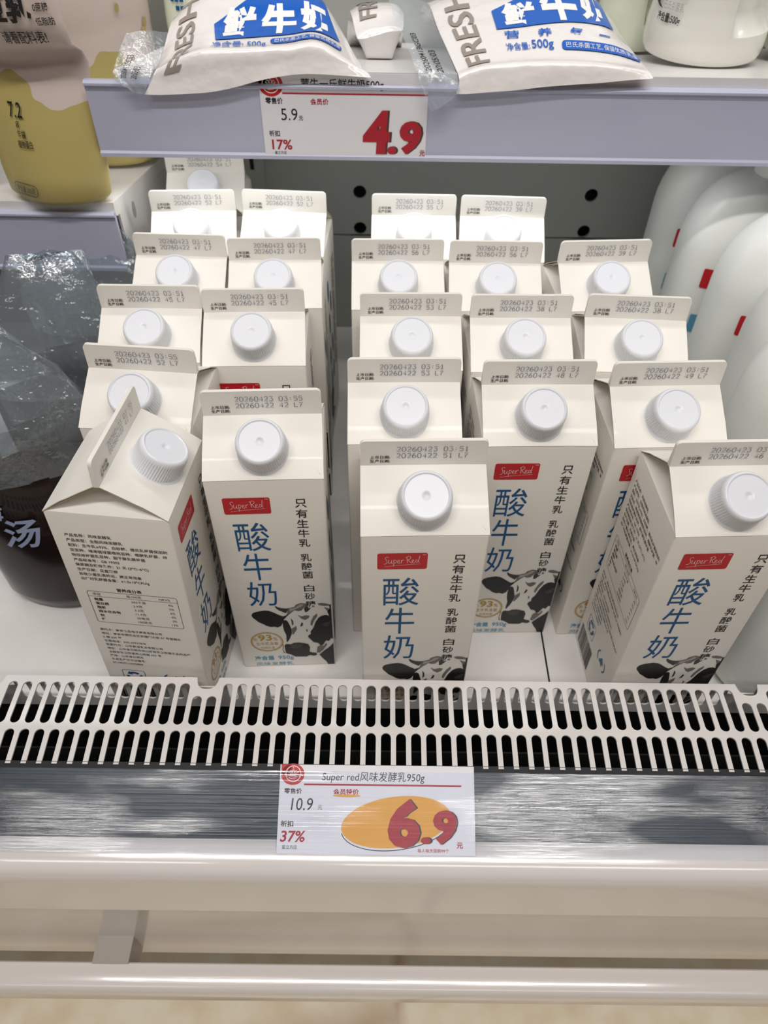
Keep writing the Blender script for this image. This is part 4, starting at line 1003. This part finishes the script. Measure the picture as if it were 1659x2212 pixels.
def soy_art(b, S):
    tbox(b, '7.2', S(1), -16, 60, -5, 70, ink_black, 0.01, L=4); tbox(b, 'g', S(1), -12, 54, -9, 58, ink_black, L=4); tbox(b, '每袋', S(1), -12, 47, -5, 52.5, ink_black, 0.01, L=4); tbox(b, '植物蛋白', S(1), -13, 40.5, -1, 46, ink_black, 0.01, L=4)
    ribbon(b, rrect(-27, 7, -5, 15, 3), S(1), 0.5, ink_grey, True); tbox(b, '净含量 300克', S(1), -25, 8.5, -7, 13.5, ink_grey, L=4)
    tbox(b, '请看配料表!', S(1), 5, 110, 33, 118, ink_black, 0.01, L=4); tbox(b, '豆乳', S(1), 0, 123, 29, 140, ink_black, 0.04, L=4); tbox(b, '低脂肪', S(1), 30.5, 121, 41, 126, ink_black, 0.01, L=4); tbox(b, '0蔗糖', S(1), 30.5, 129, 39, 134, ink_black, 0.01, L=4)
def soy_art2(b, S):
    ribbon(b, rrect(-2, 7, 24, 16, 3), S(1), 0.5, ink_grey, True); tbox(b, '净含量 300克', S(1), 1, 9, 21, 14, ink_grey, L=4)
    tbox(b, '简配方', S(1), -30, 132, 10, 144, ink_black, 0.01, L=4)
    for x, y in ((10, 118), (32, 98), (34, 104)): poly(b, ellipse(x, y, 1.8, 3.4), S(1), mat('pouch_splash', rgb(188, 172, 108), 0.4), 3)
pg = 'yellow soy milk pouches on the left shelf'
def on_left(y): return LZ - SLOPE * (y - SY)
pouch('soy_milk_pouch', (-0.2570, 0.591, on_left(0.570) + 0.0004), -0.16, PP, 'yellow and cream soy milk pouch with folded top at the left shelf edge', soy, soy_art, group=pg)
pouch('soy_milk_pouch', (-0.2360, 0.712, on_left(0.672)+0.0004), 0.60, PQ, 'cream soy milk pouch behind the folded one, partly hidden by the upper shelf strip', soy, soy_art2, group=pg, hw=0.042)
pouch('soy_milk_pouch', (-0.3680, 0.620, on_left(0.597)+0.0004), 0.06, PQ, 'dark yellow soy milk pouch cut off by the left picture edge', soy, None, group=pg)

# ------------------------------------------------------------------ dark drink pouches on the deck at the left
drink = mat('dark_plum_drink', rgb(20, 18, 20), 0.18, coat=0.25, spec=0.35, noise=(30, 0.3, rgb(40, 22, 18)))
drink_film = clear('pouch_clear_film', (0.84, 0.90, 0.93), 0.09, 0.14, 0.13, (38, 38, 38, 0.8, 0.008))
drink_print = mat('pouch_white_print', rgb(150, 162, 190), 0.4)
DP = [(0.0, 0.80, 0.030, 0), (0.004, 0.90, 0.034, 0), (0.015, 0.98, 0.035, 0), (0.05, 1.0, 0.031, 0), (0.09, 1.0, 0.026, 0), (0.120, 1.0, 0.021, 0), (0.128, 0.995, 0.019, 0)]
FT = [(0.1285, 1.0, 0.0192, 0), (0.150, 1.01, 0.017, 0.000), (0.162, 1.02, 0.014, -0.004), (0.172, 0.95, 0.016, 0.002), (0.195, 0.78, 0.011, 0.010), (0.215, 0.58, 0.005, 0.018), (0.228, 0.45, 0.001, 0.022)]
def plum_art(b, S):
    for ch, x, y, s in (('酸', -53, 120, 13), ('梅', -49, 106, 19), ('汤', -38, 88, 27)):
        tbox(b, ch, S(1), x, y - s / 2, x + s, y + s / 2, drink_print, 0.02, 0.25, L=4)
    ribbon(b, rrect(-4, 24, 24, 44, 2), S(1), 0.7, drink_print, True); marks(b, S(1), -1, 26, 21, 42, 2, 4, drink_print, 4)
    marks(b, S(1), 0, 9, 34, 18, 3, 7, mat('pouch_faint_print', rgb(92, 98, 118), 0.4), 4)
def drink_pouch(loc, rot, lab, art, hw=0.056, lean=0.0):
    root = pouch('plum_drink_pouch', loc, rot, DP, lab, drink, art, 'pouch', 'dark plum drink pouches at the left', hw)
    b = MB(); n = 48; rings = []
    for z, k, dp, ys in FT:
        ring = []
        for j in range(n):
            t = 2 * PI * j / n; x, y = sup(t, hw * k, max(dp, 0.0008), 2.0)
            cr = 0.0025 * math.sin(5 * t + z * 140) * min(1, (z - 0.1285) * 60)
            ring.append((x + cr + lean * max(0, z - 0.16), y + cr * 0.8 + ys, z + 0.004 * math.sin(2.3 * t) * min(1, (z - 0.1285) * 40)))
        rings.append(ring)
    b.loft(rings, drink_film, cap0=False); b.build('clear_film_top', root, sharp=70)
    return root
drink_pouch((-0.2500, 0.3930, 0.0003), 0.42, 'dark plum drink pouch nearest the front left, white brush lettering, crumpled clear top', plum_art, lean=-0.25)
drink_pouch((-0.2580, 0.4860, 0.0003), 0.16, 'dark plum drink pouch behind the lettered one, glossy clear top below the shelf', None, lean=0.2)
drink_pouch((-0.2540, 0.5750, 0.0003), 0.05, 'dark brown drink pouch deepest at the left, just visible under the shelf corner', None)
drink_pouch((-0.3900, 0.4700, 0.0003), 0.30, 'dark plum drink pouch cut off by the left picture edge', None, lean=0.15)

D.objects.remove(_tobj, do_unlink=True)
